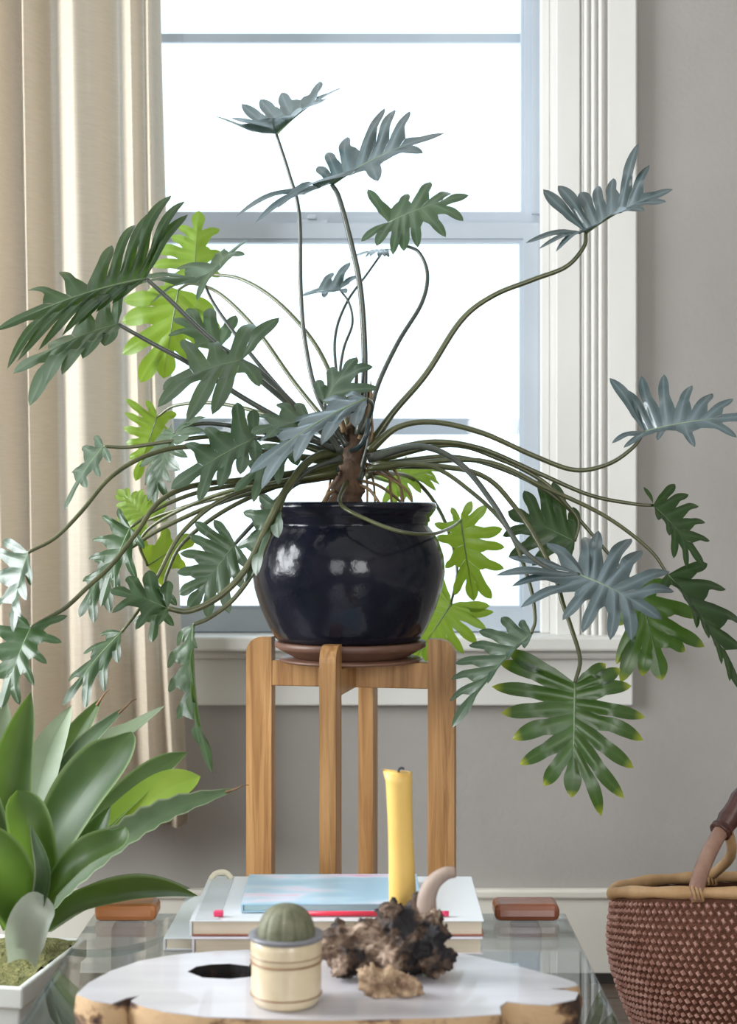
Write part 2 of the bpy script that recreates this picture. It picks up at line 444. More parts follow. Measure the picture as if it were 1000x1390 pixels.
def sash(name, x0, x1, z0, z1, ya, yb, st, rb, rt):
    bm = bmesh.new()
    box(bm, x0, x0+st, ya, yb, z0, z1); box(bm, x1-st, x1, ya, yb, z0, z1)
    box(bm, x0+st, x1-st, ya+.001, yb-.001, z0, z0+rb); box(bm, x0+st, x1-st, ya+.001, yb-.001, z1-rt, z1)
    # glazing bead
    w = .008
    box(bm, x0+st, x0+st+w, ya+.010, yb-.004, z0+rb, z1-rt); box(bm, x1-st-w, x1-st, ya+.010, yb-.004, z0+rb, z1-rt)
    box(bm, x0+st+w, x1-st-w, ya+.010, yb-.004, z0+rb, z0+rb+w); box(bm, x0+st+w, x1-st-w, ya+.010, yb-.004, z1-rt-w, z1-rt)
    o = bm_obj(name, bm, M['sash'], win)
    box_obj('pane', (x0+st, x1-st, ya+.020, ya+.024, z0+rb, z1-rt), M['glass'], o)
    return o
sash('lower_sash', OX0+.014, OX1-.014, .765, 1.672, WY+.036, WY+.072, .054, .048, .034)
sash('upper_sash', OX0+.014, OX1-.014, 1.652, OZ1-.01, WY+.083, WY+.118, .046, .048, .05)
bm = bmesh.new(); box(bm, -.16, -.09, WY+.040, WY+.066, 1.672, 1.680); box(bm, -.135, -.115, WY+.030, WY+.05, 1.680, 1.690)
bm_obj('sash_lock', bm, M['sash'], win, bevel=.002)
bm = bmesh.new()
box(bm, OX0, OX0+.03, WY+.125, WY+.138, OZ0, OZ1); box(bm, OX1-.03, OX1, WY+.125, WY+.138, OZ0, OZ1)
for za, zb in ((PZ(590,3.53), PZ(568,3.53)), (PZ(58,3.53), PZ(46,3.53)), (OZ0, OZ0+.05)):
    box(bm, OX0+.03, OX1-.03, WY+.126, WY+.137, za, zb)
bm_obj('storm_frame', bm, M['sash'], win)
box_obj('outer_sill', (OX0, OX1, WY+.07, WY+.2, OZ0-.03, OZ0+.012), M['sash'], win)
box_obj('sill', (OX0-.19, OX1+.178, WY-.075, WY+.07, OZ0-.012, OZ0+.02), M['trim'], win, .006)
box_obj('sill_moulding', (OX0-.174, OX1+.168, WY-.045, WY, OZ0-.032, OZ0-.012), M['trim'], win, .008)
box_obj('apron', (OX0-.174, OX1+.166, WY-.022, WY, PZ(958,3.38), OZ0-.032), M['trim'], win, .004)

# ------------------------------------------------------------------ curtain
def build_curtain():
    cur = empty('curtain', (-.62, 3.26, .37), 'cream linen curtain hanging in folds at the left of the window', 'curtain')
    z0, z1 = .375, 2.44
    nx, nz_ = 260, 60
    pxf = [(-80,.0), (-50,.05), (-25,.0), (0,.045), (20,-.02), (38,.05), (64,-.005), (104,.058), (122,.045), (157,-.01), (181,.05), (196,.012), (206,.045), (216,-.005)]
    folds = [((p+80)/296.0, v) for p, v in pxf]
    def fold(s):
        for (a, va), (b_, vb) in zip(folds, folds[1:]):
            if a <= s <= b_:
                q = (s-a)/(b_-a); return lerp(va, vb, lerp(q, .5-.5*math.cos(math.pi*q), .6))
        return 0
    me = bpy.data.meshes.new('panel')
    V, Fc = [], []
    for j in range(nz_+1):
        t = j/nz_; z = lerp(z1, z0, t)
        for i in range(nx+1):
            s = i/nx
            xl = PX(-80, 3.26)
            xr = lerp(PX(212, 3.26), PX(250, 3.26), t**1.4)
            sj = s + .016*math.sin(3.1*t + 7*s)*t
            a = (.55 + .45*math.sin(2.2*t+1.1*s*5))*.25 + .85
            w = fold(max(0, min(1, sj)))
            w += .004*math.sin(s*61 + 2.5*t*math.sin(s*9)) * (.3+t)
            x = lerp(xl, xr, s) + .006*math.sin(s*38 + t*1.3)*t
            V.append((x, 3.285 - w*a*1.5, z))
    for j in range(nz_):
        for i in range(nx):
            k = j*(nx+1)+i
            Fc.append((k, k+1, k+nx+2, k+nx+1))
    me.from_pydata(V, [], Fc)
    for p in me.polygons: p.use_smooth = True
    link('panel', me, M['cloth'], cur)
    # turned hem
    bm = bmesh.new()
    rows = []
    for i in range(nx+1):
        b_ = Vector(V[nz_*(nx+1)+i])
        rows.append([bm.verts.new(b_+Vector((0, dy, dz))) for dy, dz in ((-.004, .055), (-.0045, -.002), (.0045, -.002), (.004, .055))])
    for a, b_ in zip(rows, rows[1:]):
        for k in range(3): bm.faces.new((a[k], a[k+1], b_[k+1], b_[k]))
    bm_obj('hem', bm, M['cloth'], cur, True)
build_curtain()
rod = empty('curtain_rod', (-.2, 3.26, 2.47), 'dark metal curtain rod above the window', 'curtain rod')
bm = bmesh.new(); tube(bm, [Vector((-1.0, 3.262, 2.46)), Vector((.85, 3.262, 2.46))], .011, 12); bm_obj('rod', bm, M['metal'], rod, True)
for x in (-.97, .80):
    bm = bmesh.new(); tube(bm, [Vector((x, 3.262, 2.46)), Vector((x, 3.41, 2.46))], .008, 8); bm_obj('bracket', bm, M['metal'], rod, True)

# ------------------------------------------------------------------ plant stand
SC = Vector((-.031, 2.65, 0)); SA = math.radians(-11)
std = empty('plant_stand', SC, 'oak plant stand with four upright legs under the black pot', 'plant stand')
Rst = Matrix.Translation(SC) @ Matrix.Rotation(SA, 4, 'Z')
def leg_mesh():
    # radial width .045 (local x .1365-.1815), thickness .028, outer top corner rounded
    pts = [(.136, 0), (.181, 0), (.181, .788)]
    for a in range(0, 91, 15):
        pts.append((.153 + .028*math.cos(math.radians(a)), .788 + .027*math.sin(math.radians(a))))
    pts.append((.136, .815))
    return pts
for k in range(4):
    bm = bmesh.new()
    Rk = Rst @ Matrix.Rotation(k*math.pi/2, 4, 'Z') @ Matrix.Rotation(math.pi/2, 4, 'X')
    prism(bm, leg_mesh(), -.0135, .0135, Rk)
    bm_obj('leg', bm, M['wood'], std, bevel=.004)
bm = bmesh.new(); box(bm, -.137, .137, -.0125, .0125, .731, .775, Rst); bm_obj('crossbar', bm, M['wood'], std, bevel=.002)
for s in (-1, 1):
    bm = bmesh.new(); box(bm, -.0125, .0125, min(s*.013, s*.137), max(s*.013, s*.137), .731, .774, Rst)
    bm_obj('crossbar', bm, M['wood'], std, bevel=.002)
# saucer
sau = empty('plant_saucer', (SC.x, SC.y, .776), 'brown wooden saucer between the stand and the black pot', 'saucer')
bm = bmesh.new(); lathe(bm, [(.0, .0), (.118, .0), (.122, .003), (.118, .006), (0, .006)], (SC.x, SC.y, .7755), 56, cap=False)
bm_obj('base_plate', bm, M['wooddark'], sau, True)
bm = bmesh.new(); lathe(bm, [(.0, .0), (.094, .0), (.102, .004), (.124, .016), (.1295, .019), (.1295, .027), (.127, .0285), (.118, .0285), (0, .0285)], (SC.x, SC.y, .7815), 56, cap=False)
bm_obj('dish', bm, M['wooddark'], sau, True)

# ------------------------------------------------------------------ philodendron
PC = Vector((-.0345, 2.65, .8105))
phil = empty('potted_philodendron', PC, 'large split-leaf philodendron in a round glossy black pot', 'potted plant')
bm = bmesh.new()
prof = [(.0, .0), (.118, .0), (.124, .004), (.134, .020), (.150, .055), (.161, .090), (.1655, .118), (.163, .145), (.154, .172), (.142, .190), (.137, .196),
        (.1365, .201), (.140, .204), (.1395, .210), (.143, .214), (.149, .222), (.1515, .229), (.150, .234), (.145, .236), (.138, .234), (.134, .226), (.133, .20), (.12, .19)]
lathe(bm, prof, PC, 72, cap=False)
bm_obj('pot', bm, M['pot'], phil, True)
bm = bmesh.new(); lathe(bm, [(0, .214), (.07, .216), (.1335, .206)], PC, 32, cap=False)
bm_obj('soil', bm, M['soil'], phil, True)

LOBES = [(-.23,.44), (-.15,.56), (.02,.64), (.22,.60), (.42,.53), (.59,.44), (.75,.32), (.88,.17)]
ROOTS = [0, .0, .03, .08, .16, .26, .37, .48, .60]
def leaf_mesh(L, seed, wid=1.0, fold=.12, droop=.35, arch=.07, curl=.12, lobew=.058, sides=(1.0, 1.0), sag=0.0):
    r = random.Random(seed)
    bm = bmesh.new()
    vl = bm.verts.layers.float.new('vein'); tl = bm.verts.layers.float.new('tipness')
    tipbend = r.uniform(-.03, .03)
    def zf(f, s, c, x, tilt):
        ff = max(-.25, min(1.0, f))
        z = arch*4*ff*(1-ff)
        z += fold*abs(s) - droop*s*s - sag*max(0, f)**2*0
        z += .022*c*(1-.5*x) + tilt*x*x
        return z
    def V(p, c, x, tilt):
        v = bm.verts.new((p.x*L, p.y*L, zf(p.x, p.y, c, x, tilt)*L))
        v[vl] = 1-c; v[tl] = x
        return v
    def strip(rows):
        for a, b_ in zip(rows, rows[1:]):
            for k in range(len(a)-1):
                q = [a[k], a[k+1], b_[k+1], b_[k]]
                try: bm.faces.new(q)
                except ValueError: pass
    termv = {}
    for sd in (1, -1):
        sc = sides[0] if sd > 0 else sides[1]
        tips, k_, w_, org = [], [], [], []
        for i, (f, s) in enumerate(LOBES):
            j = 1 + r.uniform(-.09, .09)
            tips.append(Vector((f*j + r.uniform(-.03, .03), sd*s*j*wid*sc)))
            org.append(Vector(((ROOTS[i]+ROOTS[i+1])/2, 0)))
            k_.append(.40 + r.uniform(-.05, .05) - .012*i)
            w_.append(lobew*r.uniform(.85, 1.15)*(1.0 if i < 6 else .85))
        sin_ = []
        p0 = org[0].lerp(tips[0], .30); sin_.append(Vector((p0.x-.025, p0.y*.62)))
        for i in range(1, 8):
            kk = (k_[i-1]+k_[i])/2
            sin_.append((org[i-1].lerp(tips[i-1], kk) + org[i].lerp(tips[i], kk))/2)
        t8 = (org[7].lerp(tips[7], .42) + Vector((.60+.40*.30, 0)))/2
        sin_.append(t8); termv[sd] = t8
        for i in range(8):
            o, p, k = org[i], tips[i], k_[i]
            d = (p-o); ln = d.length; du = d.normalized(); pp = Vector((du.y, -du.x))*(1 if sd > 0 else -1)  # towards the tip side
            if pp.x < 0 and i > 1: pp = -pp
            bend = r.uniform(-.02, .035)*ln*2
            tilt = r.uniform(-curl, curl*.6)
            def spine(s): return o + d*s + pp*(bend*math.sin(math.pi*s))
            A, B = sin_[i], sin_[i+1]
            if (A-o-d*k).dot(pp) > (B-o-d*k).dot(pp): pp = -pp
            rows = []
            a0, b0 = Vector((ROOTS[i], 0)), Vector((ROOTS[i+1], 0))
            for u in (0, .5, 1.0):
                e0, e1, sp = a0.lerp(A, u), b0.lerp(B, u), spine(k*u)
                rows.append([V(e0, 1*u, 0, tilt), V((e0+sp)/2, .5*u, 0, tilt), V(sp, 0, 0, tilt), V((e1+sp)/2, .5*u, 0, tilt), V(e1, 1*u, 0, tilt)])
            n = 8
            for q in range(1, n+1):
                x = q/n; s = k + (1-k)*x
                hw = w_[i]*(.80+.38*math.sin(math.pi*min(1, x*.95)))*max(0.0, 1-x**3.2)**.6
                sp = spine(s)
                mixf = sstep(x/.30)
                eA = (A + d*(s-k)).lerp(sp - pp*hw, mixf); eB = (B + d*(s-k)).lerp(sp + pp*hw, mixf)
                rows.append([V(eA, 1, x, tilt), V((eA+sp)/2, .5, x, tilt), V(sp, 0, x, tilt), V((eB+sp)/2, .5, x, tilt), V(eB, 1, x, tilt)])
            strip(rows)
    # end lobe
    o, p, k = Vector((.60, 0)), Vector((1.0, tipbend)), .30
    rows = []
    for u in (0, .5, 1.0):
        sp = o.lerp(p, k*u); eA, eB = o.lerp(termv[-1], u), o.lerp(termv[1], u)
        rows.append([V(eA, u, 0, 0), V((eA+sp)/2, .5*u, 0, 0), V(sp, 0, 0, 0), V((eB+sp)/2, .5*u, 0, 0), V(eB, u, 0, 0)])
    for q in range(1, 8):
        x = q/7; s = k+(1-k)*x; sp = o.lerp(p, s)
        hw = lobew*(.85+.3*math.sin(math.pi*x*.9))*max(0, 1-x**3)**.7
        mf = sstep(x/.35); dd = (p-o)*(s-k)
        eA = (termv[-1]+dd).lerp(sp-Vector((0, hw)), mf); eB = (termv[1]+dd).lerp(sp+Vector((0, hw)), mf)
        rows.append([V(eA, 1, x, 0), V((eA+sp)/2, .5, x, 0), V(sp, 0, x, 0), V((eB+sp)/2, .5, x, 0), V(eB, 1, x, 0)])
    strip(rows)
    bmesh.ops.remove_doubles(bm, verts=bm.verts, dist=L*1e-4)
    bmesh.ops.recalc_face_normals(bm, faces=bm.faces)
    if sum(f.normal.z*f.calc_area() for f in bm.faces) < 0:
        bmesh.ops.reverse_faces(bm, faces=bm.faces)
    me = bpy.data.meshes.new('leaf'); bm.to_mesh(me); bm.free()
    for pl in me.polygons: pl.use_smooth = True
    # midrib
    bm = bmesh.new()
    pts = [Vector((f*L, tipbend*L*max(0, (f-.6)/.4), (zf(f, 0, 0, 0, 0))*L - .0008)) for f in [i/10 for i in range(11)]]
    tube(bm, pts, lambda t: L*.012*(1-t*.85), 6)
    mr = bpy.data.meshes.new('midrib'); bm.to_mesh(mr); bm.free()
    for pl in mr.polygons: pl.use_smooth = True
    return me, mr

def V3(p, Y=None): return at(p[0], p[1], p[2] if len(p) > 2 else Y)
seed = [11]
def leaf(base, tip, n, stem, mat='leaf', root=(478, 620, 2.65), pmat='petgrey', r0=.0052, r1=.0028, **kw):
    """base, tip: (px, py, depth); n: (right, up, towards camera); stem: (px, py[, depth]) from the leaf down to the root"""
    seed[0] += 1
    B, T = V3(base), V3(tip)
    a = (T-B); L = a.length; a.normalize()
    nn = Vector((n[0], -n[2], n[1])); nn = (nn - a*nn.dot(a)).normalized()
    sd = nn.cross(a)
    me, mr = leaf_mesh(L, seed[0], **kw)
    Mx = Matrix(((a.x, sd.x, nn.x, B.x), (a.y, sd.y, nn.y, B.y), (a.z, sd.z, nn.z, B.z), (0, 0, 0, 1)))
    o = link('leaf', me, M[mat], phil); o.matrix_basis = Matrix.Translation(-PC) @ Mx
    q = bpy.data.objects.new('midrib', mr); col.objects.link(q); mr.materials.append(M['midrib']); q.parent = o
    if stem is not None: petiole(base, stem, root, pmat, r0, r1)
    return o

def petiole(base, stem, root, pmat, r0, r1):
    pts2 = [base] + list(stem) + [root]
    d = [0]
    for p, q_ in zip(pts2, pts2[1:]): d.append(d[-1] + math.hypot(q_[0]-p[0], q_[1]-p[1]))
    known = [(d[i], p[2]) for i, p in enumerate(pts2) if len(p) > 2]
    pts = []
    for i, p in enumerate(pts2):
        if len(p) > 2: Y = p[2]
        else:
            lo = max((k for k in known if k[0] <= d[i]), key=lambda k: k[0]); hi = min((k for k in known if k[0] >= d[i]), key=lambda k: k[0])
            Y = lerp(lo[1], hi[1], (d[i]-lo[0])/max(1e-6, hi[0]-lo[0]))
        pts.append(at(p[0], p[1], Y))
    bm = bmesh.new()
    tube(bm, crom(pts, 7), lambda t: .86*lerp(r1, r0, t**.8)*(1+.6*max(0, t-.88)/.12), 8)
    bm_obj('petiole', bm, M[pmat], phil, True)
def lobed_leaf(base, tip, A, Bs, n=(0,.7,.7), stem=None, mat='leaf', root=(478,620,2.65), pmat='petgrey', r0=.0052, r1=.0028,
               dA=.03, dB=-.03, bow=.07, lobew=.098, kk=.40, curl=.05):
    """a lobed leaf from its midrib (base, tip) and the lobe ends of both halves, ordered from stalk to end;
    every point is (px, py[, depth]); dA / dB: how far the two halves reach back / forward"""
    seed[0] += 1
    r = random.Random(seed[0])
    Bp, Tp = V3(base), V3(tip)
    ax2 = Vector((tip[0]-base[0], tip[1]-base[1])); l2 = max(1.0, ax2.length_squared)
    def end(p, i, m, d):
        if len(p) > 2: return at(*p)
        t = max(-.3, min(1.05, Vector((p[0]-base[0], p[1]-base[1])).dot(ax2)/l2))
        return at(p[0], p[1], lerp(base[2], tip[2], t) + d*math.sin(math.pi*(i+1)/(m+1))**.6)
    EA = [end(p, i, len(A), dA) for i, p in enumerate(A)]
    EB = [end(p, i, len(Bs), dB) for i, p in enumerate(Bs)]
    axis = (Tp-Bp); L = axis.length
    nh = Vector((n[0], -n[2], n[1]))
    nn = Vector((0,0,0))
    for e in EA: nn += axis.cross(e-Bp)
    for e in EB: nn -= axis.cross(e-Bp)
    nn.normalize()
    if nn.dot(nh) < 0: nn = -nn
    nn = (nn + nh.normalized()*.25).normalized()
    O = Bp
    bm = bmesh.new()
    vl = bm.verts.layers.float.new('vein'); tl = bm.verts.layers.float.new('tipness')
    arch = .05*L
    def mid(t): return Bp + axis*t + nn*(arch*4*t*(1-t))
    def V(p, c, x):
        v = bm.verts.new(p - O); v[vl] = 1-c; v[tl] = x
        return v
    def strip(rows):
        for a, b_ in zip(rows, rows[1:]):
            for k in range(4):
                try: bm.faces.new((a[k], a[k+1], b_[k+1], b_[k]))
                except ValueError: pass
    term = []
    TO = .62
    for ends in (EA, EB):
        m = len(ends)
        rt = [TO*(i/m)**1.5 for i in range(m+1)]
        if m > 1: rt[1] = min(rt[1], .02)
        org = [mid((rt[i]+rt[i+1])/2) for i in range(m)]
        D = [e-o for e, o in zip(ends, org)]
        ml = sum(d.length for d in D)/m
        ks = [kk + r.uniform(-.05, .05) for _ in D]
        gap = [min([(ends[i]-ends[j]).length for j in (i-1, i+1) if 0 <= j < m] + [9]) for i in range(m)]
        W = [min(lobew*ml, .16*d.length, .38*g_+.002)*r.uniform(.88, 1.12) for d, g_ in zip(D, gap)]
        sin_ = [None]
        for i in range(1, m):
            k = (ks[i-1]+ks[i])/2
            sin_.append((org[i-1]+D[i-1]*k + org[i]+D[i]*k)/2)
        sin_.append((org[-1]+D[-1]*.42 + mid(TO+(1-TO)*.3))/2)
        term.append(sin_[-1])
        for i in range(m):
            o, d, k = org[i], D[i], ks[i]
            ln = d.length; du = d.normalized()
            nl = (nn - du*nn.dot(du)).normalized(); pp = nl.cross(du)
            Bq = sin_[i+1]
            if (Bq-o-d*k).dot(pp) < 0: pp = -pp
            bend = r.uniform(-.035, .035)*ln
            bw = bow*ln*r.uniform(.7, 1.3); tw = r.uniform(-curl, curl)*ln
            def spine(s): return o + d*s + pp*(bend*math.sin(math.pi*s)) + nl*(bw*math.sin(math.pi*min(1, s*1.0)) + tw*math.sin(math.pi*s*2)*.4)
            Aq = sin_[i] if sin_[i] is not None else spine(k*.8) - pp*W[i]*.9
            a0, b0 = mid(rt[i]), mid(rt[i+1])
            rows = []
            for u in (0, .5, 1.0):
                e0, e1, sp = a0.lerp(Aq, u), b0.lerp(Bq, u), spine(k*u)
                if u == 0.5: e0 = e0 + nl*.01*ln; e1 = e1 + nl*.01*ln
                rows.append([V(e0, u, 0), V((e0+sp)/2, .5*u, 0), V(sp, 0, 0), V((e1+sp)/2, .5*u, 0), V(e1, u, 0)])
            nq = 8
            for q in range(1, nq+1):
                x = q/nq; s = k+(1-k)*x; sp = spine(s)
                hw = W[i]*(.82+.34*math.sin(math.pi*min(1, x*.92)))*max(0.0, 1-x**3.4)**.62
                mf = sstep(x/.32); lift = nl*(.25*hw*(1-x*.6))
                eA = (Aq + d*(s-k)).lerp(sp - pp*hw, mf) + lift; eB = (Bq + d*(s-k)).lerp(sp + pp*hw, mf) + lift
                rows.append([V(eA, 1, x), V((eA+sp)/2-lift*.2, .5, x), V(sp, 0, x), V((eB+sp)/2-lift*.2, .5, x), V(eB, 1, x)])
            strip(rows)
    du = axis.normalized(); nl = (nn-du*nn.dot(du)).normalized(); pp = nl.cross(du)
    s0, s1 = term
    if (s0-s1).dot(pp) > 0: s0, s1 = s1, s0
    ml = sum((e-Bp).length for e in EA+EB)/len(EA+EB)
    rows = []
    for u in (0, .5, 1.0):
        sp = mid(lerp(TO, TO+(1-TO)*.3, u)); eA, eB = mid(TO).lerp(s0, u), mid(TO).lerp(s1, u)
        rows.append([V(eA, u, 0), V((eA+sp)/2, .5*u, 0), V(sp, 0, 0), V((eB+sp)/2, .5*u, 0), V(eB, u, 0)])
    for q in range(1, 8):
        x = q/7; s = TO+(1-TO)*(.3+.7*x); sp = mid(s)
        hw = min(lobew*ml, .14*L)*(.85+.3*math.sin(math.pi*x*.9))*max(0, 1-x**3)**.7
        mf = sstep(x/.35); dd = axis*(s-TO-(1-TO)*.3)
        eA = (s0+dd).lerp(sp-pp*hw, mf); eB = (s1+dd).lerp(sp+pp*hw, mf)
        rows.append([V(eA, 1, x), V((eA+sp)/2, .5, x), V(sp, 0, x), V((eB+sp)/2, .5, x), V(eB, 1, x)])
    strip(rows)
    bmesh.ops.remove_doubles(bm, verts=bm.verts, dist=L*1e-4)
    bmesh.ops.recalc_face_normals(bm, faces=bm.faces)
    if sum(f.normal.dot(nn)*f.calc_area() for f in bm.faces) < 0: bmesh.ops.reverse_faces(bm, faces=bm.faces)
    me = bpy.data.meshes.new('leaf'); bm.to_mesh(me); bm.free()
    for pl in me.polygons: pl.use_smooth = True
    o = link('leaf', me, M[mat], phil); o.matrix_basis = Matrix.Translation(O-PC)
    bm = bmesh.new(); tube(bm, [mid(i/10)-O-nn*.0008 for i in range(11)], lambda t: L*.011*(1-t*.85), 6)
    mr = bpy.data.meshes.new('midrib'); bm.to_mesh(mr); bm.free()
    for pl in mr.polygons: pl.use_smooth = True
    q = bpy.data.objects.new('midrib', mr); col.objects.link(q); mr.materials.append(M['midrib']); q.parent = o
    if stem is not None: petiole(base, stem, root, pmat, r0, r1)
    return o

UP = (-.1,.9,.4); FR = (0,.3,.95)
# upper leaves against the window
lobed_leaf((375,182,2.66), (463,119,2.62), [(328,141),(353,135),(382,126),(433,111)], [(290,157),(314,160),(402,148),(447,130)], UP,
     [(392,235),(406,290),(408,390),(414,465),(432,540)], 'leafb', (470,600,2.65), dA=.09, dB=-.08, bow=-.05, lobew=.10, kk=.48)
lobed_leaf((450,250,2.60), (602,181,2.58), [(431,226),(444,207),(471,186),(522,147),(536,149),(556,151)], [(319,295),(346,303),(376,283),(513,246),(574,208)], UP,
     [(460,268),(474,320),(488,385),(494,460),(494,530)], 'leafb', (488,590,2.62), r0=.0068, r1=.0042, dA=.09, dB=-.07, kk=.36, lobew=.08)
lobed_leaf((527,302,2.78), (636,265,2.78), [(499,257),(553,263),(584,247),(611,262)], [(490,328),(511,334),(533,346),(548,341),(567,336),(605,322),(629,300)], (0,.6,.8),
     [(545,330,2.83),(568,342,2.83),(580,372),(572,412),(540,465),(512,525)], 'leafg', (495,590,2.68), dA=.05, dB=-.05, lobew=.11)
lobed_leaf((795,316,2.66), (913,257,2.58), [(737,257),(757,252),(787,261),(811,252),(832,242),(866,194),(881,224)], [(713,330),(731,338),(754,342),(850,284),(875,286),(904,274)], UP,
     [(792,335),(768,362),(722,380),(668,402),(625,436),(578,508),(532,562)], 'leafb', (500,610,2.66), 'petiole', .0068, .0036, dA=.07, dB=-.06, lobew=.09, kk=.36)
lobed_leaf((874,586,2.60), (1030,566,2.52), [(827,513),(846,528),(870,510),(901,508),(939,523),(967,534),(995,541)], [(830,602),(846,608),(892,598),(943,607),(1000,594)], UP,
     [(858,608),(825,630),(780,638),(725,619),(655,588),(590,573),(540,580)], 'leafb', (500,612,2.62), 'petiole', .0062, .0034, dA=.06, dB=-.06, lobew=.09, kk=.36)
lobed_leaf((886,686,2.62), (955,770,2.55), [(916,657),(934,671),(948,687),(957,709),(963,734)], [(873,661),(893,706),(908,727),(914,758),(932,772)], (.3,.5,.7),
     [(860,684),(800,672),(730,642),(650,608),(580,600)], 'leafd', (508,618,2.62), 'petiole', .0055, .003, dA=.05, dB=-.04)
# right cluster
lobed_leaf((786,780,2.42), (898,841,2.32), [(690,756),(742,737),(794,729),(812,720),(857,731),(871,747),(909,776),(915,803)], [(673,781),(694,796),(706,825),(763,842),(790,859),(828,869),(857,869)], (-.1,.8,.6),
     [(750,775),(706,742),(668,682),(625,630),(570,606)], 'leafb', (500,622,2.56), 'petgrey', .0062, .0038, dA=.09, dB=-.06, lobew=.085, kk=.38)
lobed_leaf((780,735,2.62), (689,694,2.66), [(778,688),(750,654),(732,647),(711,666)], [(765,768),(722,768),(690,756),(682,728)], FR,
     [(785,708),(768,684),(735,652),(680,624),(610,604)], 'leafd', (505,625,2.63), 'petiole', dA=.02, dB=-.02, lobew=.12)
lobed_leaf((780,927,2.44), (776,1083,2.40), [(688,882),(677,899),(667,932),(680,968),(695,1003),(705,1038),(738,1067)], [(822,901),(842,908),(857,931),(876,974),(873,1005),(860,1043),(847,1084),(816,1108)], (.02,.22,.97),
     [(787,895),(776,855),(764,820),(748,770,2.5),(700,690,2.55),(640,640)], 'leaft', (505,630,2.62), 'petiole', .0055, .0034, dA=.02, dB=.01, bow=.06, lobew=.10, kk=.36)
lobed_leaf((864,798,2.62), (898,924,2.58), [(905,790),(948,838),(956,878),(930,884)], [(838,850),(836,902),(842,927),(871,918)], FR,
     [(820,745),(760,680),(690,640),(610,620)], 'leaft', (508,632,2.64), 'petiole', dA=.02, dB=-.01, lobew=.12)
lobed_leaf((906,780,2.54), (1004,938,2.46), [(960,765),(985,800),(1012,850),(1016,900)], [(898,800),(937,824),(945,853),(962,867),(979,902),(990,925)], (.6,.6,.3),
     [(880,745),(820,700),(740,662),(650,625)], 'leafd', (508,635,2.62), 'petiole', dA=.07, dB=-.05)
lobed_leaf((721,860,2.46), (613,988,2.42), [(706,842),(680,838),(650,856),(636,876),(617,900),(612,922),(610,952)], [(712,880),(690,895),(662,928),(634,970)], (-.5,.6,.5),
     [(726,838),(718,790),(690,720,2.5),(640,668),(580,632)], 'leafg', (500,636,2.60), 'petiole', .0045, .003, dA=.06, dB=-.05, lobew=.11)
# behind the pot, lit from the window
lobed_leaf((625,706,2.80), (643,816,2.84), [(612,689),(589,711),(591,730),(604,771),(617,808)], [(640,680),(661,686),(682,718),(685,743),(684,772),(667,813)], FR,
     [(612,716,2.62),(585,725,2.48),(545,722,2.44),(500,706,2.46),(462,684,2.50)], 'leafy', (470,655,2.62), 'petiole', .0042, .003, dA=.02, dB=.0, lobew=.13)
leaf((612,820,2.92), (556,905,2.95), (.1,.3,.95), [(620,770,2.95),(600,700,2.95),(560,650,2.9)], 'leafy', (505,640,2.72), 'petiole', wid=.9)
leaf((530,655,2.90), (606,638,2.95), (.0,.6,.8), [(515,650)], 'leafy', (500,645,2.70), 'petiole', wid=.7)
# upper left
lobed_leaf((198,378,2.52), (-6,449,2.38), [(255,291),(251,273),(233,265),(205,287),(184,305),(152,333),(82,369),(38,394)], [(152,412),(130,424),(105,442),(84,456),(52,476),(23,491),(9,502)], (.1,.7,.6),
     [(228,405),(280,455),(340,505),(400,555)], 'leafd', (455,600,2.60), 'petgrey', .0062, .0038, dA=.08, dB=-.05, bow=.10, lobew=.05, kk=.22)
lobed_leaf((160,440,2.48), (18,507,2.36), [(163,389),(140,404),(115,423),(60,468)], [(142,470),(112,487),(84,509),(61,523),(40,551)], (-.2,.8,.4),
     [(210,468),(260,495),(330,540),(400,580)], 'leafg', (452,610,2.58), 'petgrey', .006, .0036, dA=.06, dB=-.06, lobew=.10)
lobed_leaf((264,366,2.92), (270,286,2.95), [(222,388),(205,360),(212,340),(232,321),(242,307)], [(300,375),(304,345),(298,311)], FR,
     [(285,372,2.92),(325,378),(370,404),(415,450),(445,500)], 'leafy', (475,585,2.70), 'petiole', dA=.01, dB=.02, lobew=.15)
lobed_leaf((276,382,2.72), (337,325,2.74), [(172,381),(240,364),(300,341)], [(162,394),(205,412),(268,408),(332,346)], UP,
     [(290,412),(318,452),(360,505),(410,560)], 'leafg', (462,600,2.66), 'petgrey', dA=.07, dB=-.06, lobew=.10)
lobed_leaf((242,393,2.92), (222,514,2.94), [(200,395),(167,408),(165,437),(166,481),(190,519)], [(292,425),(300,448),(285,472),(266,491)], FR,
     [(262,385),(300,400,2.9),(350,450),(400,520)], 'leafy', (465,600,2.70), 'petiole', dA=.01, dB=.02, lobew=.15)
lobed_leaf((328,489,2.52), (221,529,2.42), [(379,431),(345,440),(290,462),(247,461)], [(352,525),(288,563),(253,574),(214,553)], (-.1,.8,.5),
     [(352,503),(385,535),(420,570)], 'leafg', (458,605,2.58), 'petgrey', .0055, .0036, dA=.06, dB=-.06, lobew=.11, kk=.3)
lobed_leaf((346,595,2.50), (232,664,2.42), [(344,556),(322,546),(279,580),(251,602)], [(346,628),(326,644),(298,662),(270,681)], (.05,.55,.8),
     [(380,594),(415,596)], 'leafg', (458,610,2.56), 'petgrey', dA=.04, dB=-.04, lobew=.13)
lobed_leaf((421,571,2.50), (340,588,2.46), [(402,547),(376,548),(352,564)], [(402,594),(362,595)], (-.1,.72,.6),
     [(440,582)], 'leafg', (462,612,2.54), 'petgrey', .005, .0036, dA=.04, dB=-.03, lobew=.17, kk=.5)
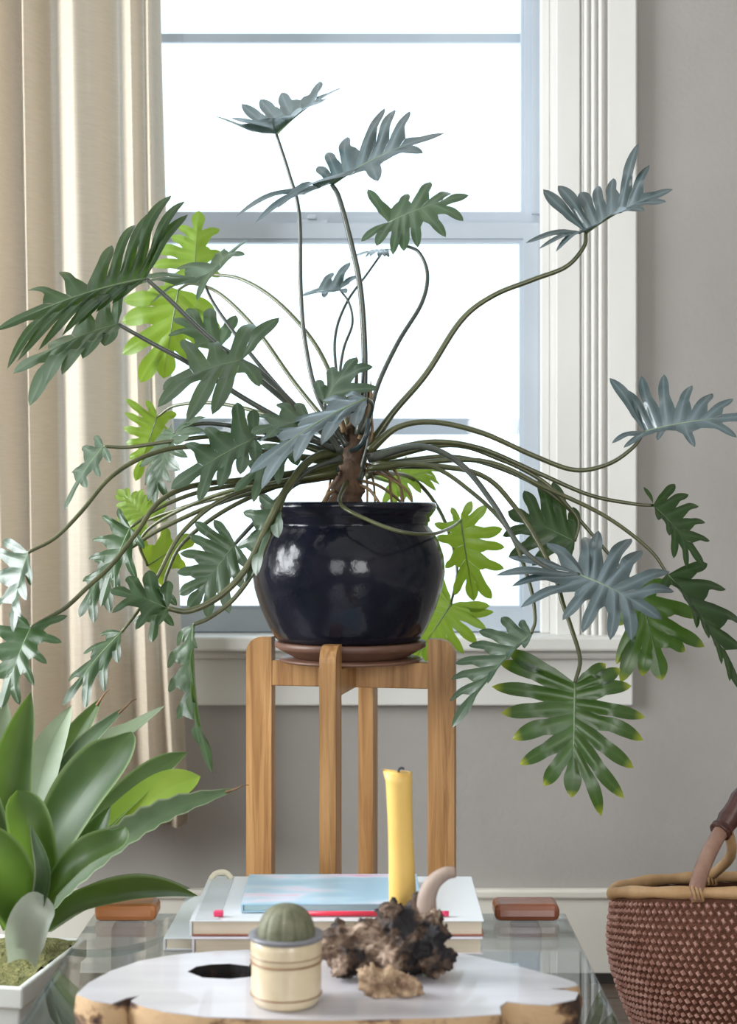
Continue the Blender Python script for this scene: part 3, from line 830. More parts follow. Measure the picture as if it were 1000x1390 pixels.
lobed_leaf((497,541,2.50), (338,643,2.40), [(468,536),(438,543),(388,575),(350,600)], [(482,580),(436,604),(400,628),(355,664)], (-.1,.85,.5),
     [(505,552,2.54)], 'leafb', (494,585,2.60), 'petgrey', .005, .0036, dA=.06, dB=-.05, lobew=.11)
lobed_leaf((440,548,2.56), (484,485,2.60), [(430,516),(450,498)], [(488,548),(513,527),(506,498)], (-.3,.7,.5),
     [(450,575)], 'leafg', (470,605,2.58), 'petgrey', .005, .0036, dA=.03, dB=-.04, lobew=.14)
lobed_leaf((461,393,2.88), (409,401,2.90), [(489,374),(475,356),(452,370)], [(470,398),(440,404)], UP,
     [(474,412),(478,440),(466,475),(462,520)], 'leafb', (476,590,2.72), 'petgrey', .0035, .0022, dA=.04, dB=-.04, lobew=.13)
leaf((520,341,2.94), (474,352,2.96), (.1,.9,.35), [(498,372),(472,408),(456,450),(456,500)], 'leafb', (472,595,2.72), 'petgrey', .0035, .0022, wid=.9)
# left cluster
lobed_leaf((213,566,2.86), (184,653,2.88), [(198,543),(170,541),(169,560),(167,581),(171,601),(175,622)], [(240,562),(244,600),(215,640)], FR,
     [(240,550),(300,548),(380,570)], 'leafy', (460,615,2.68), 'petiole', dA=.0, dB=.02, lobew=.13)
lobed_leaf((141,606,2.52), (88,692,2.44), [(128,592),(112,606),(98,640)], [(150,628),(136,648),(118,662)], (-.6,.6,.4),
     [(175,607),(225,600),(300,592),(390,600)], 'leafg', (460,622,2.60), 'petiole', .005, .003, dA=.05, dB=-.04)
leaf((236,588,2.56), (212,690,2.50), (-.65,.25,.70), [(250,580),(290,575),(370,590)], 'leafg', (458,618,2.60), 'petgrey', wid=.7)
lobed_leaf((38,750,2.34), (18,858,2.28), [(4,734),(-14,748),(-18,785),(-4,826)], [(42,795),(36,815),(28,838)], (-.6,.5,.5),
     [(75,730),(110,695),(150,648),(200,618),(260,606),(350,612)], 'leafg', (455,628,2.58), 'petiole', .0055, .003, dA=.05, dB=-.04)
lobed_leaf((42,852,2.30), (2,962,2.24), [(12,832),(-22,850),(-32,885),(-26,925)], [(92,836),(84,872),(64,901),(46,931),(27,957)], (-.1,.5,.8),
     [(66,838),(90,824),(120,796),(152,766),(186,722),(215,682),(260,660),(340,650),(410,640)], 'leafd', (455,632,2.58), 'petiole', .0058, .0034, dA=.03, dB=-.03)
lobed_leaf((177,716,2.55), (137,824,2.50), [(160,690),(138,700),(125,733),(120,759),(118,787)], [(196,745),(186,788),(156,803)], (-.2,.4,.9),
     [(215,690),(270,668),(340,655)], 'leafd', (455,635,2.60), 'petiole', dA=.03, dB=-.02)
lobed_leaf((200,768,2.80), (264,728,2.86), [(192,728),(226,716)], [(226,796),(252,772)], FR,
     [(190,735),(220,705),(300,670),(390,650)], 'leafy', (460,640,2.68), 'petiole', dA=.0, dB=.0, lobew=.2, kk=.55)
leaf((200,706,2.84), (160,664,2.88), (.0,.3,.95), [(230,695),(300,675)], 'leafy', (455,645,2.68), 'petiole', wid=.8, lobew=.08)
lobed_leaf((319,738,2.58), (255,828,2.56), [(290,706),(264,708),(257,727),(244,751),(240,777),(243,807)], [(335,770),(330,800),(311,833),(282,839)], FR,
     [(340,715),(372,682),(405,655)], 'leafg', (460,635,2.60), 'petgrey', .005, .0036, dA=.01, dB=-.02, lobew=.12, kk=.5)
lobed_leaf((228,826,2.40), (150,800,2.44), [(228,788),(202,774),(174,782)], [(213,850),(184,855),(152,832)], (-.2,.7,.6),
     [(258,829),(300,808),(335,770),(362,715,2.46),(388,665,2.48),(420,625)], 'leafd', (460,612,2.58), 'petiole', .0078, .005, dA=.05, dB=-.05, lobew=.14)
lobed_leaf((262,848,2.44), (288,1049,2.38), [(240,876),(227,906),(228,938),(240,975)], [(268,880),(262,930),(262,970),(272,1010)], (-.8,.2,.4),
     [(285,838),(318,812),(350,765),(374,705,2.47),(400,650)], 'leafd', (462,625,2.58), 'petiole', .0055, .0036, dA=.05, dB=-.04, lobew=.16)
lobed_leaf((165,858,2.46), (86,958,2.40), [(135,862),(112,888),(92,925)], [(160,900),(142,940),(116,962)], (-.4,.5,.7),
     [(190,825),(215,780),(250,720),(320,670)], 'leafd', (455,640,2.58), 'petiole', dA=.04, dB=-.03)
lobed_leaf((377,688,2.48), (333,790,2.44), [(352,672),(330,695),(322,742)], [(378,730),(348,782)], (-.6,.4,.6),
     [(392,665),(420,638)], 'leafg', (462,622,2.56), 'petgrey', .005, .003, dA=.03, dB=-.03, lobew=.15)

lobed_leaf((222,800,2.62), (206,872,2.58), [(196,790),(182,812),(180,845)], [(240,822),(236,850)], FR,
     [(228,775),(250,735),(310,690),(390,655)], 'leafd', (458,640,2.62), 'petiole', dA=.02, dB=-.02, lobew=.14)
lobed_leaf((150,762,2.60), (108,838,2.56), [(128,760),(112,788)], [(162,800),(150,832),(128,846)], (-.3,.5,.8),
     [(180,742),(230,712),(320,675)], 'leafd', (455,642,2.62), 'petiole', dA=.03, dB=-.03, lobew=.12)
lobed_leaf((398,602,2.54), (318,668,2.48), [(378,588),(350,606),(325,634)], [(404,632),(378,658),(344,682)], (-.1,.7,.6),
     [(420,598)], 'leafg', (458,612,2.58), 'petgrey', dA=.04, dB=-.04, lobew=.12)
lobed_leaf((300,470,2.70), (236,432,2.74), [(320,428),(286,418),(256,418)], [(290,500),(252,478),(228,456)], UP,
     [(330,490),(380,535)], 'leafg', (458,602,2.64), 'petgrey', dA=.05, dB=-.05, lobew=.12)

# trunk with scars and aerial roots
bm = bmesh.new()
tp = crom([at(470,688,2.64), at(474,650,2.64), at(482,600,2.65), at(490,555,2.65), at(496,530,2.65)], 8)
rings = tube(bm, tp, lambda t: lerp(.030, .011, t)*(1+.16*math.sin(t*46)), 14)
for v in bm.verts:
    v.co += Vector((noise.noise(v.co*60), noise.noise(v.co*60+Vector((9,0,0))), 0))*.006
bm_obj('trunk', bm, M['trunk'], phil, True)
rr = random.Random(5)
for k in range(9):      # leaf sheaths hugging the trunk
    a = rr.uniform(0, 6.28); z0 = rr.uniform(.27, .40)
    c = Vector((-.030, 2.64, .80 + z0)); d = Vector((math.cos(a), math.sin(a), 0))
    bm = bmesh.new()
    tube(bm, crom([c+d*.016, c+d*.026+Vector((0,0,.03)), c+d*.036+Vector((0,0,.065)), c+d*.036+Vector((0,0,.10))], 4), lambda t: .0085*(1-t)**.7+.0008, 8, flat=.6)
    bm_obj('leaf_sheath', bm, M['petgrey' if k % 2 else 'root'], phil, True)
for k in range(14):
    a = rr.uniform(0, 6.28); z0 = rr.uniform(.26, .34)
    c = Vector((-.033, 2.645, .80 + z0)); d = Vector((math.cos(a), math.sin(a), 0)); e = rr.uniform(.05, .10)
    bm = bmesh.new()
    tube(bm, crom([c+d*.02, c+d*(.03+e*.35)+Vector((0,0,-.01)), c+d*(.02+e)+Vector((0,0,-.04)), Vector((PC.x, PC.y, 1.022))+d*(.03+e)], 5), lambda t: .0032*(1-.4*t), 6)
    bm_obj('aerial_root', bm, M['root'], phil, True)
bm = bmesh.new()        # pale furled new leaf
tube(bm, crom([at(478,612,2.56), at(488,606,2.53), at(497,590,2.52), at(500,568,2.53)], 5), lambda t: .0065*(1-t*.5), 8, flat=.7)
bm_obj('new_leaf_sheath', bm, M['leafb'], phil, True)

# ------------------------------------------------------------------ bromeliad in white planter
BC = Vector((PX(-34,2.24), 2.24, 0))
brom = empty('potted_bromeliad', BC, 'broad strap-leaved bromeliad in a white square planter at left', 'potted plant')
RB = Matrix.Translation(BC) @ Matrix.Rotation(math.radians(-10), 4, 'Z')
RIM = .385
bm = bmesh.new()
def ringsq(h, z): return [bm.verts.new(RB @ Vector((x*h, y_*h, z))) for x, y_ in ((-1,-1),(1,-1),(1,1),(-1,1))]
rs = [ringsq(.098,0), ringsq(.118,RIM-.03), ringsq(.124,RIM-.03), ringsq(.125,RIM), ringsq(.115,RIM), ringsq(.112,RIM-.03)]
for a, b_ in zip(rs, rs[1:]):
    for k in range(4): bm.faces.new((a[k], a[(k+1)%4], b_[(k+1)%4], b_[k]))
bm.faces.new(rs[0][::-1])
bm_obj('planter', bm, M['planter'], brom, bevel=.005)
bm = bmesh.new()
n = 14
grid = [[bm.verts.new(RB @ Vector((lerp(-.114,.114,i/n), lerp(-.114,.114,j/n), RIM-.014+.012*noise.noise(Vector((i*.7,j*.7,0)))+.012))) for i in range(n+1)] for j in range(n+1)]
for j in range(n):
    for i in range(n): bm.faces.new((grid[j][i], grid[j][i+1], grid[j+1][i+1], grid[j+1][i]))
tag(bm_obj('moss', bm, M['moss'], brom, True), kind='stuff')
def strap(pts, W, n, mat, chan=.25, tipdry=False, serr=0.0, wp=.45, tip_pow=2.2, base_w=.55):
    c = crom([at(*p) for p in pts], 6)
    bm = bmesh.new()
    vl = bm.verts.layers.float.new('vein'); tl = bm.verts.layers.float.new('tipness')
    nn0 = Vector((n[0], -n[2], n[1]))
    rows = []; NN = len(c); K = 8
    for i, p in enumerate(c):
        t = i/(NN-1)
        tg = (c[min(NN-1, i+1)]-c[max(0, i-1)]).normalized()
        nn = (nn0 - tg*nn0.dot(tg)).normalized(); sd = nn.cross(tg)
        prof = (base_w + (1-base_w)*sstep(t/wp)) * (max(0.0, 1-max(0, (t-.45)/.55)**tip_pow)**.8)
        w = max(.0006, W*prof/2)
        w *= 1 + serr*(1 if i % 2 else -1)
        row = []
        for k in range(K+1):
            u = -1 + 2*k/K
            v = bm.verts.new(p + sd*(u*w) + nn*(chan*w*(u*u) + .05*w*math.sin(t*9+u*2)))
            v[vl] = 1-abs(u); v[tl] = t
            row.append(v)
        rows.append(row)
    for a, b_ in zip(rows, rows[1:]):
        for k in range(K): bm.faces.new((a[k], a[k+1], b_[k+1], b_[k]))
    o = bm_obj('leaf', bm, M[mat], brom, True)
    if tipdry:
        bm = bmesh.new()
        e = c[-1]; d = (c[-1]-c[-3]).normalized()
        tube(bm, crom([c[-2], e, e+d*.007+Vector((.003,0,.003)), e+d*.013+Vector((.006,0,.002))], 4), lambda t: .0030*(1-t)+.0008, 6, flat=.5)
        bm_obj('dry_tip', bm, M['drytip'], brom, True)
    return o
# (px, py, depth) from base to tip
strap([(15,1250,2.24),(14,1160,2.27),(16,1050,2.29),(42,940,2.30)], .070, (.1,.1,.97), 'brom', .3)
strap([(25,1240,2.28),(40,1130,2.34),(62,1030,2.40),(97,958,2.43)], .062, (-.2,.2,.95), 'bromp', .2)
strap([(25,1240,2.28),(55,1110,2.38),(95,1015,2.46),(138,947,2.50)], .05, (-.3,.3,.9), 'brom', .3, True)
strap([(30,1240,2.27),(60,1120,2.34),(105,1025,2.40),(172,958,2.44)], .044, (-.5,.4,.75), 'bromd', .3, True)
strap([(35,1235,2.28),(80,1100,2.36),(130,1020,2.42),(180,990,2.45),(224,958,2.47)], .05, (-.45,.75,.45), 'bromp', .3)
strap([(35,1245,2.22),(70,1150,2.20),(112,1075,2.20),(155,1022,2.22),(178,993,2.25)], .092, (-.45,.35,.85), 'brom', .22)
strap([(45,1240,2.24),(100,1160,2.26),(160,1095,2.30),(215,1045,2.34),(254,1021,2.36)], .062, (-.45,.60,.70), 'brom', .25)
strap([(45,1245,2.22),(110,1170,2.24),(175,1110,2.27),(225,1072,2.30),(272,1054,2.32)], .066, (-.35,.50,.80), 'bromy', .18, tip_pow=4)
strap([(50,1250,2.18),(105,1190,2.16),(170,1135,2.16),(235,1098,2.18),(320,1071,2.20)], .046, (-.40,.55,.75), 'bromd', .3, True, .10)
strap([(35,1262,2.16),(46,1200,2.12),(40,1130,2.11),(24,1072,2.13)], .062, (.35,.15,.92), 'brom', .5, tip_pow=5, base_w=.8)
strap([(45,1262,2.15),(75,1205,2.10),(115,1162,2.09),(158,1140,2.11),(170,1122,2.12)], .052, (-.45,.60,.70), 'brom', .3, tip_pow=3)
strap([(55,1262,2.22),(100,1230,2.26),(165,1212,2.30),(220,1208,2.34),(268,1216,2.38)], .055, (.0,.85,.5), 'brom', .25)
strap([(60,1262,2.26),(120,1222,2.34),(190,1203,2.40),(258,1206,2.44)], .05, (.0,.80,.55), 'bromp', .25)
strap([(35,1262,2.12),(20,1215,2.08),(-5,1160,2.06),(-45,1115,2.06)], .07, (.3,.45,.85), 'brom', .3, base_w=.8)
strap([(20,1255,2.2),(-10,1180,2.2),(-35,1080,2.22),(-60,1010,2.26)], .07, (.4,.2,.9), 'brom', .3)
strap([(0,1255,2.24),(-25,1130,2.3),(-15,1020,2.36),(10,955,2.40)], .07, (.2,.2,.95), 'bromp', .25)
strap([(10,1262,2.14),(-30,1215,2.08),(-80,1190,2.04),(-140,1180,2.02)], .07, (.3,.8,.5), 'brom', .3)
strap([(32,1302,2.13),(37,1268,2.075),(47,1240,2.06),(66,1220,2.08)], .056, (.15,.3,.93), 'bromw', .55, tip_pow=3, base_w=.7)
strap([(30,1262,2.10),(55,1225,2.08),(62,1180,2.07),(42,1120,2.09)], .030, (-.5,.2,.85), 'bromd', .5)
strap([(40,1262,2.19),(85,1190,2.20),(125,1140,2.22),(150,1095,2.24)], .05, (-.4,.4,.8), 'brom', .35)
strap([(20,1268,2.2),(0,1240,2.3),(-40,1140,2.42),(-90,1060,2.5)], .06, (.4,.5,.7), 'brom', .3)

# ------------------------------------------------------------------ coffee table
TZ = .423
TX0, TX1, TY0, TY1 = -.415, .298, 1.15, 2.34
tab = empty('coffee_table', ((TX0+TX1)/2, (TY0+TY1)/2, 0), 'clear glass coffee table with wooden corner blocks', 'coffee table')
box_obj('glass_top', (TX0, TX1, TY0, TY1, TZ-.010, TZ), M['tglass'], tab, .002)
blocks = []
for x0, x1, mt in ((PX(133,2.325), PX(216,2.325), 'orange'), (PX(669,2.325), PX(756,2.325), 'redwood')):
    for y0, y1 in ((TY1-.05, TY1+.006), (TY0-.006, TY0+.05)):
        bk = box_obj('corner_block', (x0, x1, y0, y1, TZ, TZ+.025), M[mt], tab, .008)
        xc = (x0+x1)/2
        box_obj('leg', (xc-.022, xc+.022, y0+.006, y1-.006, 0, TZ-.010), M['acrylic'], tab, .004)

# wooden slab tray on the glass
SZ0, SZ1 = TZ+.001, .464
outl = [(104,1349),(120,1334),(150,1318),(190,1304),(235,1296),(290,1291),(338,1289),(343,1300),(338,1311),(312,1308),(285,1309),(266,1312),(254,1319),(275,1327),
        (312,1329),(340,1326),(350,1303),(352,1289),(420,1287),(500,1285),(560,1286),(605,1290),(650,1299),(705,1312),(755,1325),(780,1333),(784,1337),(770,1340),(744,1342),(768,1344),(785,1347),
        (781,1356),(745,1364),(712,1362),(688,1359),(678,1366),(680,1376),(620,1380),(540,1382),(450,1384),(360,1383),(280,1380),(225,1373),(190,1364),(178,1358),(190,1351),(172,1354),(152,1362),(128,1358)]
sp = [on_z(x, y_, SZ1) for x, y_ in outl]
slab = empty('wood_slab', (sp[0].x+.28, 1.87, SZ0), 'bleached live-edge wood slab lying on the glass table', 'wood slab')
bm = bmesh.new()
prism(bm, [(p.x, p.y) for p in sp], SZ0, SZ1)
bm_obj('slab_face', bm, M['slab'], slab)
bm = bmesh.new()      # bark band that follows the edge
npt = len(sp); cen = Vector((sum(p.x for p in sp)/npt, sum(p.y for p in sp)/npt))
lo, hi, md = [], [], []
area2 = sum(sp[i-1].x*sp[i].y - sp[i].x*sp[i-1].y for i in range(npt))
for i, p in enumerate(sp):
    a, b_ = sp[i-1], sp[(i+1) % npt]
    t = Vector((b_.x-a.x, b_.y-a.y)).normalized(); nrm = Vector((-t.y, t.x))
    if area2 < 0: nrm = -nrm
    nrm = -nrm
    w = .002 + .004*abs(noise.noise(Vector((i*.9, 0, 0))))
    if 6 <= i <= 17: w = .001
    hi.append(bm.verts.new((p.x+nrm.x*w*.3, p.y+nrm.y*w*.3, SZ1-.001)))
    md.append(bm.verts.new((p.x+nrm.x*w*1.6, p.y+nrm.y*w*1.6, lerp(SZ0, SZ1, .5))))
    lo.append(bm.verts.new((p.x+nrm.x*w*.4, p.y+nrm.y*w*.4, SZ0)))
for i in range(npt):
    j = (i+1) % npt
    if 6 <= i <= 16: continue
    bm.faces.new((hi[i], hi[j], md[j], md[i])); bm.faces.new((md[i], md[j], lo[j], lo[i]))
bm_obj('bark_edge', bm, M['bark'], slab, True)
kp = [on_z(x, y_, SZ1) for x, y_ in ((343,1304),(338,1309),(312,1306),(285,1307),(264,1310),(250,1319),(273,1329),(312,1331),(342,1328),(352,1304))]
bm = bmesh.new(); prism(bm, [(p.x, p.y) for p in kp], SZ0, SZ0+.006); bm_obj('hole_dark_floor', bm, M['holedark'], slab)  # dark floor added so the hole looks black inside
bm = bmesh.new()
for i in range(6, 17):
    a, b_ = sp[i], sp[i+1]; t = Vector((b_.x-a.x, b_.y-a.y, 0)).normalized(); nr_ = Vector((t.y, -t.x, 0))*(.0012 if area2 > 0 else -.0012)
    vv = [bm.verts.new(p) for p in (a+nr_, b_+nr_, Vector((b_.x, b_.y, SZ0))+nr_, Vector((a.x, a.y, SZ0))+nr_)]
    bm.faces.new(vv)
bm_obj('hole_dark_wall', bm, M['holedark'], slab)  # hole sides carry the shade in their near-black colour

# ------------------------------------------------------------------ books
def book(label, x0, x1, y0, y1, z0, z1, cover, pages='paper', rot=0.0, board=None, name='book'):
    c = Vector(((x0+x1)/2, (y0+y1)/2, z0))
    b_ = empty(name, c, label, 'book', 'books stacked on the glass table')
    Mx = Matrix.Translation(c) @ Matrix.Rotation(rot, 4, 'Z')
    w, d, h = (x1-x0)/2, (y1-y0)/2, z1-z0
    bm = bmesh.new(); box(bm, -w+.002, w-.003, -d+.003, d-.003, .0022, h-.0022, Mx); bm_obj('pages', bm, M[pages], b_)
    bm = bmesh.new(); box(bm, -w, w, -d, d, h-.0022, h, Mx); bm_obj('cover', bm, M[cover], b_, bevel=.0008)
    bm = bmesh.new(); box(bm, -w, w, -d, d, 0, .0022, Mx); bm_obj('back_cover', bm, M[board or cover], b_, bevel=.0008)
    bm = bmesh.new(); box(bm, -w-.0022, -w+.001, -d, d, 0, h, Mx); bm_obj('spine', bm, M[cover], b_, bevel=.0008)
    return b_, Mx, w, d, h
book('white paperback at the bottom of the book stack', -.279, .10, 2.135, 2.37, TZ+.001, TZ+.018, 'bookwhite', rot=-.02)
book('lilac-white book second from the bottom of the stack', -.232, .152, 2.055, 2.30, TZ+.0185, TZ+.041, 'booklilac')
ZB = TZ + .0415
bk, Mx, w, d, h = book('thick white book with black lettering, under the blue one', -.236, .154, 2.062, 2.312, ZB, ZB+.021, 'bookwhite', board='bookred')
bm = bmesh.new(); box(bm, -w+.004, -w+.036, -d+.002, d-.002, h, h+.0008, Mx); bm_obj('cover_strip', bm, M['bookgrey'], bk)
bm = bmesh.new(); tube(bm, crom([Mx @ Vector((-w+.002, d-.02, h)), Mx @ Vector((-w+.010, d-.016, h+.008)), Mx @ Vector((-w+.024, d-.016, h+.009)), Mx @ Vector((-w+.034, d-.02, h+.001))], 4), .0022, 6, flat=2.2)
bm_obj('curled_corner', bm, M['paper'], bk, True)
cu = bpy.data.curves.new('letter', 'FONT'); cu.body = 'S'; cu.size = .017; cu.extrude = .0004
tmp = bpy.data.objects.new('letter_tmp', cu); col.objects.link(tmp)
dg = bpy.context.evaluated_depsgraph_get()
lm = bpy.data.meshes.new_from_object(tmp.evaluated_get(dg)); bpy.data.objects.remove(tmp)
lm.transform(Matrix.Translation((PX(461,2.0615), 2.0615, ZB+.0045)) @ Matrix.Rotation(R90, 4, 'X'))
lm.name = 'letter'; lm.materials.clear()
link('letter', lm, M['ink'], bk)
book('light blue printed book on top of the stack', PX(328,2.1), PX(572,2.1), 2.10, 2.272, ZB+.022, ZB+.034, 'bookblue', 'bookteal', rot=.012)
pen = empty('red_pen', at(500,1247,2.085), 'slim red pen lying along the front of the blue book', 'pen')
pz = ZB+.0218+.0035
bm = bmesh.new(); tube(bm, [Vector((PX(392,2.08), 2.081, pz)), Vector((PX(596,2.08), 2.081, pz))], .0035, 10); bm_obj('barrel', bm, M['red'], pen, True)
bm = bmesh.new(); tube(bm, [Vector((PX(596,2.08), 2.081, pz)), Vector((PX(609,2.08), 2.081, pz))], .0036, 10); bm_obj('cap', bm, M['pink'], pen, True)
bm = bmesh.new(); box(bm, PX(290,2.08), PX(303,2.08), 2.076, 2.086, ZB+.0218, ZB+.0295); bm_obj('eraser', bm, M['pink'], None, bevel=.0018)
tag(bpy.data.objects['eraser'], 'small pink-red eraser at the left of the blue book', 'eraser')

# ------------------------------------------------------------------ striped cup with ribbed dome
CC = on_z(388.5, 1361, SZ1+.0005); CC.y += .0
cup = empty('lidded_cup', CC, 'cream striped stoneware cup topped by a ribbed olive dome', 'cup')
bm = bmesh.new()
lathe(bm, [(0,0),(.034,0),(.0375,.004),(.0400,.010),(.0405,.016),(.0402,.046),(.0395,.050),(.0405,.053),(.0410,.058),(.0412,.066),(.0408,.074),(.0395,.0755),(.034,.0755)], CC, 48, cap=False)
bm_obj('cup_body', bm, M['cream'], cup, True)
for z in (.0495, .0575, .0125):
    bm = bmesh.new(); lathe(bm, [(.0396,z-.0012),(.0415,z-.0004),(.0415,z+.0004),(.0396,z+.0012)], CC, 48, cap=False); bm_obj('stripe', bm, M['stripe'], cup, True)
bm = bmesh.new(); lathe(bm, [(.033,.0745),(.042,.0750),(.0437,.0775),(.0437,.0795),(.041,.081),(.034,.079),(0,.079)], CC, 48, cap=False); bm_obj('saucer_lid', bm, M['rimgrey'], cup, True)
bm = bmesh.new()
nr, ns = 16, 96
rings = []
for j in range(nr+1):
    t = j/nr; r = .0335*math.cos(t*R90)**.8 if t < 1 else .0005; z = .079 + .0345*math.sin(t*R90)
    rings.append([bm.verts.new(CC + Vector((r*(1-.07*(1-abs(math.sin(5.5*a*2*math.pi/ns)))**3)*math.cos(2*math.pi*a/ns), r*(1-.07*(1-abs(math.sin(5.5*a*2*math.pi/ns)))**3)*math.sin(2*math.pi*a/ns), z))) for a in range(ns)])
for a, b_ in zip(rings, rings[1:]):
    for i in range(ns): bm.faces.new((a[i], a[(i+1)%ns], b_[(i+1)%ns], b_[i]))
bm.faces.new(rings[-1])
bm_obj('ribbed_dome', bm, M['dome'], cup, True)

# ------------------------------------------------------------------ candle
CY = 1.965
cb, ct = on_z(550, 1289, SZ1+.0005), None
cb = Vector((PX(549, CY), CY, SZ1+.0005)); ct = Vector((PX(541, CY), CY, PZ(1050, CY)))
can = empty('candle', cb, 'tall yellow beeswax candle standing behind the driftwood', 'candle')
bm = bmesh.new()
nn_ = 28
rg = tube(bm, [cb.lerp(ct, i/24) for i in range(25)], lambda t: .0172 + .0008*math.sin(t*7) - .0008*t, nn_)
for k, v in enumerate(rg[-1]):
    dx = (v.co-ct).x/.017
    v.co += Vector((-.0035 if dx < -.6 else 0, 0, .006*max(0, -dx-.55)*2.2 + .002*max(0, dx-.7)*3 + .0012*math.sin(k*2.1)))
bm_obj('wax', bm, M['candle'], can, True)
bm = bmesh.new(); lathe(bm, [(0,-.004),(.011,-.003),(.0145,.0012)], ct, 24, cap=False); bm_obj('melted_pool', bm, M['candle'], can, True)
bm = bmesh.new(); tube(bm, crom([ct+Vector((0,0,-.005)), ct+Vector((0,0,.004)), ct+Vector((.003,0,.007)), ct+Vector((.007,0,.006))], 4), .0016, 6); bm_obj('wick', bm, M['wick'], can, True)

# ------------------------------------------------------------------ driftwood
def lump(name, parts, mat, parent, vox, amp, freq, sd):
    bm = bmesh.new()
    for (c, r) in parts:
        g = bmesh.ops.create_icosphere(bm, subdivisions=3, radius=1.0)
        for v in g['verts']:
            p = Vector((v.co.x*r[0], v.co.y*r[1], v.co.z*r[2])) + c
            n_ = v.co.normalized()
            k = noise.fractal(p*freq + Vector((sd,0,0)), 1.0, 2.0, 4)
            v.co = p + n_*amp*k*1.6
    me = bpy.data.meshes.new(name); bm.to_mesh(me); bm.free()
    o = bpy.data.objects.new(name, me); col.objects.link(o)
    m = o.modifiers.new('r', 'REMESH'); m.mode = 'VOXEL'; m.voxel_size = vox
    dg = bpy.context.evaluated_depsgraph_get(); dg.update()
    me2 = bpy.data.meshes.new_from_object(o.evaluated_get(dg)); bpy.data.objects.remove(o)
    for v in me2.vertices:
        k = noise.turbulence(v.co*freq*2.2, 3, True); 
        v.co = v.co + v.normal*amp*(k-.6)*.8
    zmin = SZ1 + .0003
    for v in me2.vertices:
        if v.co.z < zmin: v.co.z = zmin
    for p in me2.polygons: p.use_smooth = True
    me2.name = name; me2.materials.clear()
    return link(name, me2, M[mat], parent)
DY = 1.885
dw = empty('driftwood', Vector((PX(525,DY), DY, SZ1)), 'gnarled dark driftwood with a pale curved horn in front of the candle', 'driftwood')
def dp(x, y_, Y=DY): return at(x, y_, Y)
s_ = DY/F
lump('body', [(dp(470,1298), (.036,.022,.020)), (dp(520,1292), (.042,.026,.030)), (dp(565,1285,1.89), (.036,.026,.036)), (dp(550,1255,1.90), (.030,.022,.028)),
              (dp(583,1300,1.88), (.024,.024,.020)), (dp(460,1275,1.90), (.028,.018,.014)), (dp(505,1268,1.90), (.032,.02,.018)), (dp(455,1318,1.87),(.012,.014,.012)), (dp(525,1240,1.91),(.014,.014,.014)), (dp(585,1260,1.89),(.022,.02,.024))],
     'drift', dw, .0028, .011, 42, 3.0)
bm = bmesh.new(); tube(bm, crom([dp(574,1262,1.90), dp(578,1236,1.90), dp(580,1215,1.90), dp(589,1197,1.90), dp(604,1186,1.90), dp(618,1184,1.90)], 6), lambda t: .0150-.0085*t, 10)
bm_obj('horn', bm, M['driftpale'], dw, True)
ck = empty('bark_chunk', on_z(530, 1358, SZ1), 'pale brown lumpy bark chunk lying before the driftwood', 'bark chunk')
CKY = 1.815
lump('chunk_body', [(at(528,1337,CKY), (.031,.016,.018)), (at(508,1333,CKY), (.018,.014,.014)), (at(552,1340,CKY), (.018,.013,.012))], 'chunk', ck, .002, .008, 60, 9.0)

# ------------------------------------------------------------------ basket
KC = Vector((PX(1022, 2.72), 2.72, 0))
bas = empty('woven_basket', KC, 'reddish woven grass basket with tan rim on the floor', 'basket')
RZ = .362
def bask(th, t):
    """t: 0 at the rim, 1 at the floor"""
    rx = .247*(1.0 + .03*math.sin(math.pi*min(1, t*1.6)) - .50*max(0, t-.18)**1.5); ry = .130*(1 + .25*math.sin(math.pi*min(1, t*1.2)) - .25*max(0, t-.3))
    z = lerp(RZ - .014 + .034*max(0, -math.sin(th))**.8, 0.004, t)
    return Vector((KC.x + rx*math.cos(th), KC.y + ry*math.sin(th), z))
bm = bmesh.new()
nt_, nv = 96, 24
g = [[bm.verts.new(bask(2*math.pi*i/nt_, j/nv)) for i in range(nt_)] for j in range(nv+1)]
for j in range(nv):
    for i in range(nt_): bm.faces.new((g[j][i], g[j][(i+1)%nt_], g[j+1][(i+1)%nt_], g[j+1][i]))
bm.faces.new(g[-1])
bm_obj('basket_wall', bm, M['basketin'], bas, True)
V, Fc = [], []
rows_, cols_ = 30, 112
def stitch(th, t, dth, dt, big):
    p = bask(th, t); px_, pm_ = bask(th+.01, t), bask(th-.01, t)
    tx = (px_-pm_).normalized(); tz = (bask(th, min(1, t+.01))-bask(th, max(0, t-.01))).normalized(); nr_ = tz.cross(tx).normalized()
    if nr_.dot(p-Vector((KC.x, KC.y, p.z))) < 0: nr_ = -nr_
    a = tx*dth + tz*dt*.30; b_ = tz*dt - tx*dth*.15
    k = len(V)
    base = p
    V.extend([base-a, base-b_, base+a, base+b_, base+nr_*big-a*.45, base+nr_*big-b_*.45, base+nr_*big+a*.45, base+nr_*big+b_*.45])
    Fc.extend([(k,k+1,k+5,k+4),(k+1,k+2,k+6,k+5),(k+2,k+3,k+7,k+6),(k+3,k,k+4,k+7),(k+4,k+5,k+6,k+7)])
rr = random.Random(8)
for j in range(rows_):
    for i in range(cols_):
        th = 2*math.pi*(i + (.5 if j % 2 else 0))/cols_
        stitch(th, (j+.9)/(rows_+1), .0052*rr.uniform(.75,1.1), .0056*rr.uniform(.75,1.15), .0052*rr.uniform(.8,1.2))
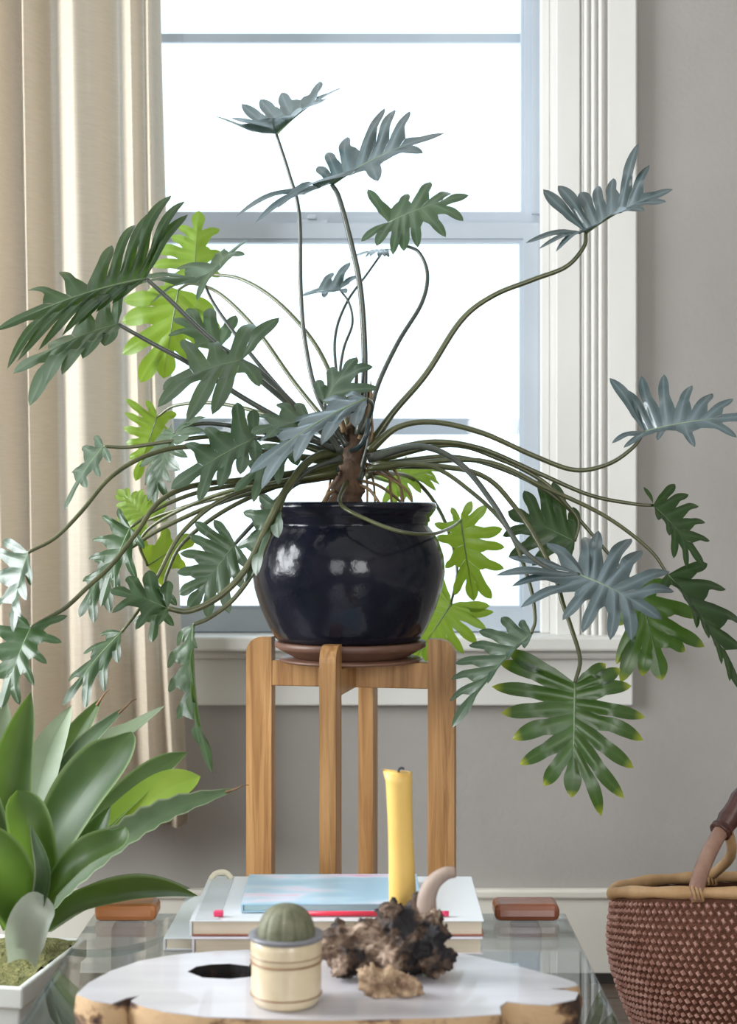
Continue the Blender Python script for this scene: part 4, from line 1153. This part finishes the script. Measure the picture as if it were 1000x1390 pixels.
me = bpy.data.meshes.new('weave'); me.from_pydata(V, [], Fc)
tag(link('weave', me, M['basket'], bas), kind='stuff')
bm = bmesh.new()
rp = [bask(2*math.pi*i/72, 0) + Vector((0,0,.010)) for i in range(73)]
tube(bm, rp, lambda t: .0105+.0012*math.sin(t*90), 10, cap=False)
rim = bm_obj('rim', bm, M['basketrim'], bas, True)
def foot(th): return bask(th, 0) + Vector((0,0,.010))
f1 = foot(math.radians(-117)); f2 = foot(math.radians(101))
f1 = foot(math.radians(-(180-math.degrees(math.acos(.50))))) 
joint = at(985, 1118, 2.70); apex = at(1085, 1040, 2.72); farj = Vector((2*KC.x-joint.x+.02, 2.72, joint.z))
g1, g2 = foot(math.radians(-60)), foot(math.radians(70))
bm = bmesh.new(); tube(bm, crom([f1+Vector((0,0,-.012)), f1+Vector((.003,.004,.015)), at(961,1160,2.65), joint, at(1020,1070,2.71), apex, Vector((farj.x-.05,2.72,farj.z+.05)), farj, g1.lerp(farj,.45), g1], 6), .0135, 10)
bm_obj('handle', bm, M['handle'], bas, True)
bm = bmesh.new(); tube(bm, crom([f2, at(992,1160,2.76), joint+Vector((.004,.012,-.004))], 6), .009, 8); bm_obj('handle_strut', bm, M['basketrim'], bas, True)
bm = bmesh.new(); tube(bm, crom([g2, g2.lerp(farj,.5), farj], 6), .009, 8); bm_obj('handle_strut', bm, M['basketrim'], bas, True)
bm = bmesh.new(); tube(bm, crom([at(976,1130,2.69), joint, at(1020,1070,2.71), apex, Vector((farj.x-.05,2.72,farj.z+.05)), farj], 6), lambda t: .0185+.0015*math.sin(t*60), 12); bm_obj('leather_wrap', bm, M['leather'], bas, True)
for f_ in (f1, f2, g1, g2):
    bm = bmesh.new()
    for k in range(3):
        c = f_ + Vector(((k-1)*.006, 0, 0))
        ring = [c + Vector((.003*math.sin(a*.785*2), .0135*math.cos(a*.785), .0145*math.sin(a*.785))) for a in range(9)]
        tube(bm, ring, .0028, 6, cap=False)
    bm_obj('binding', bm, M['basketrim'], bas, True)
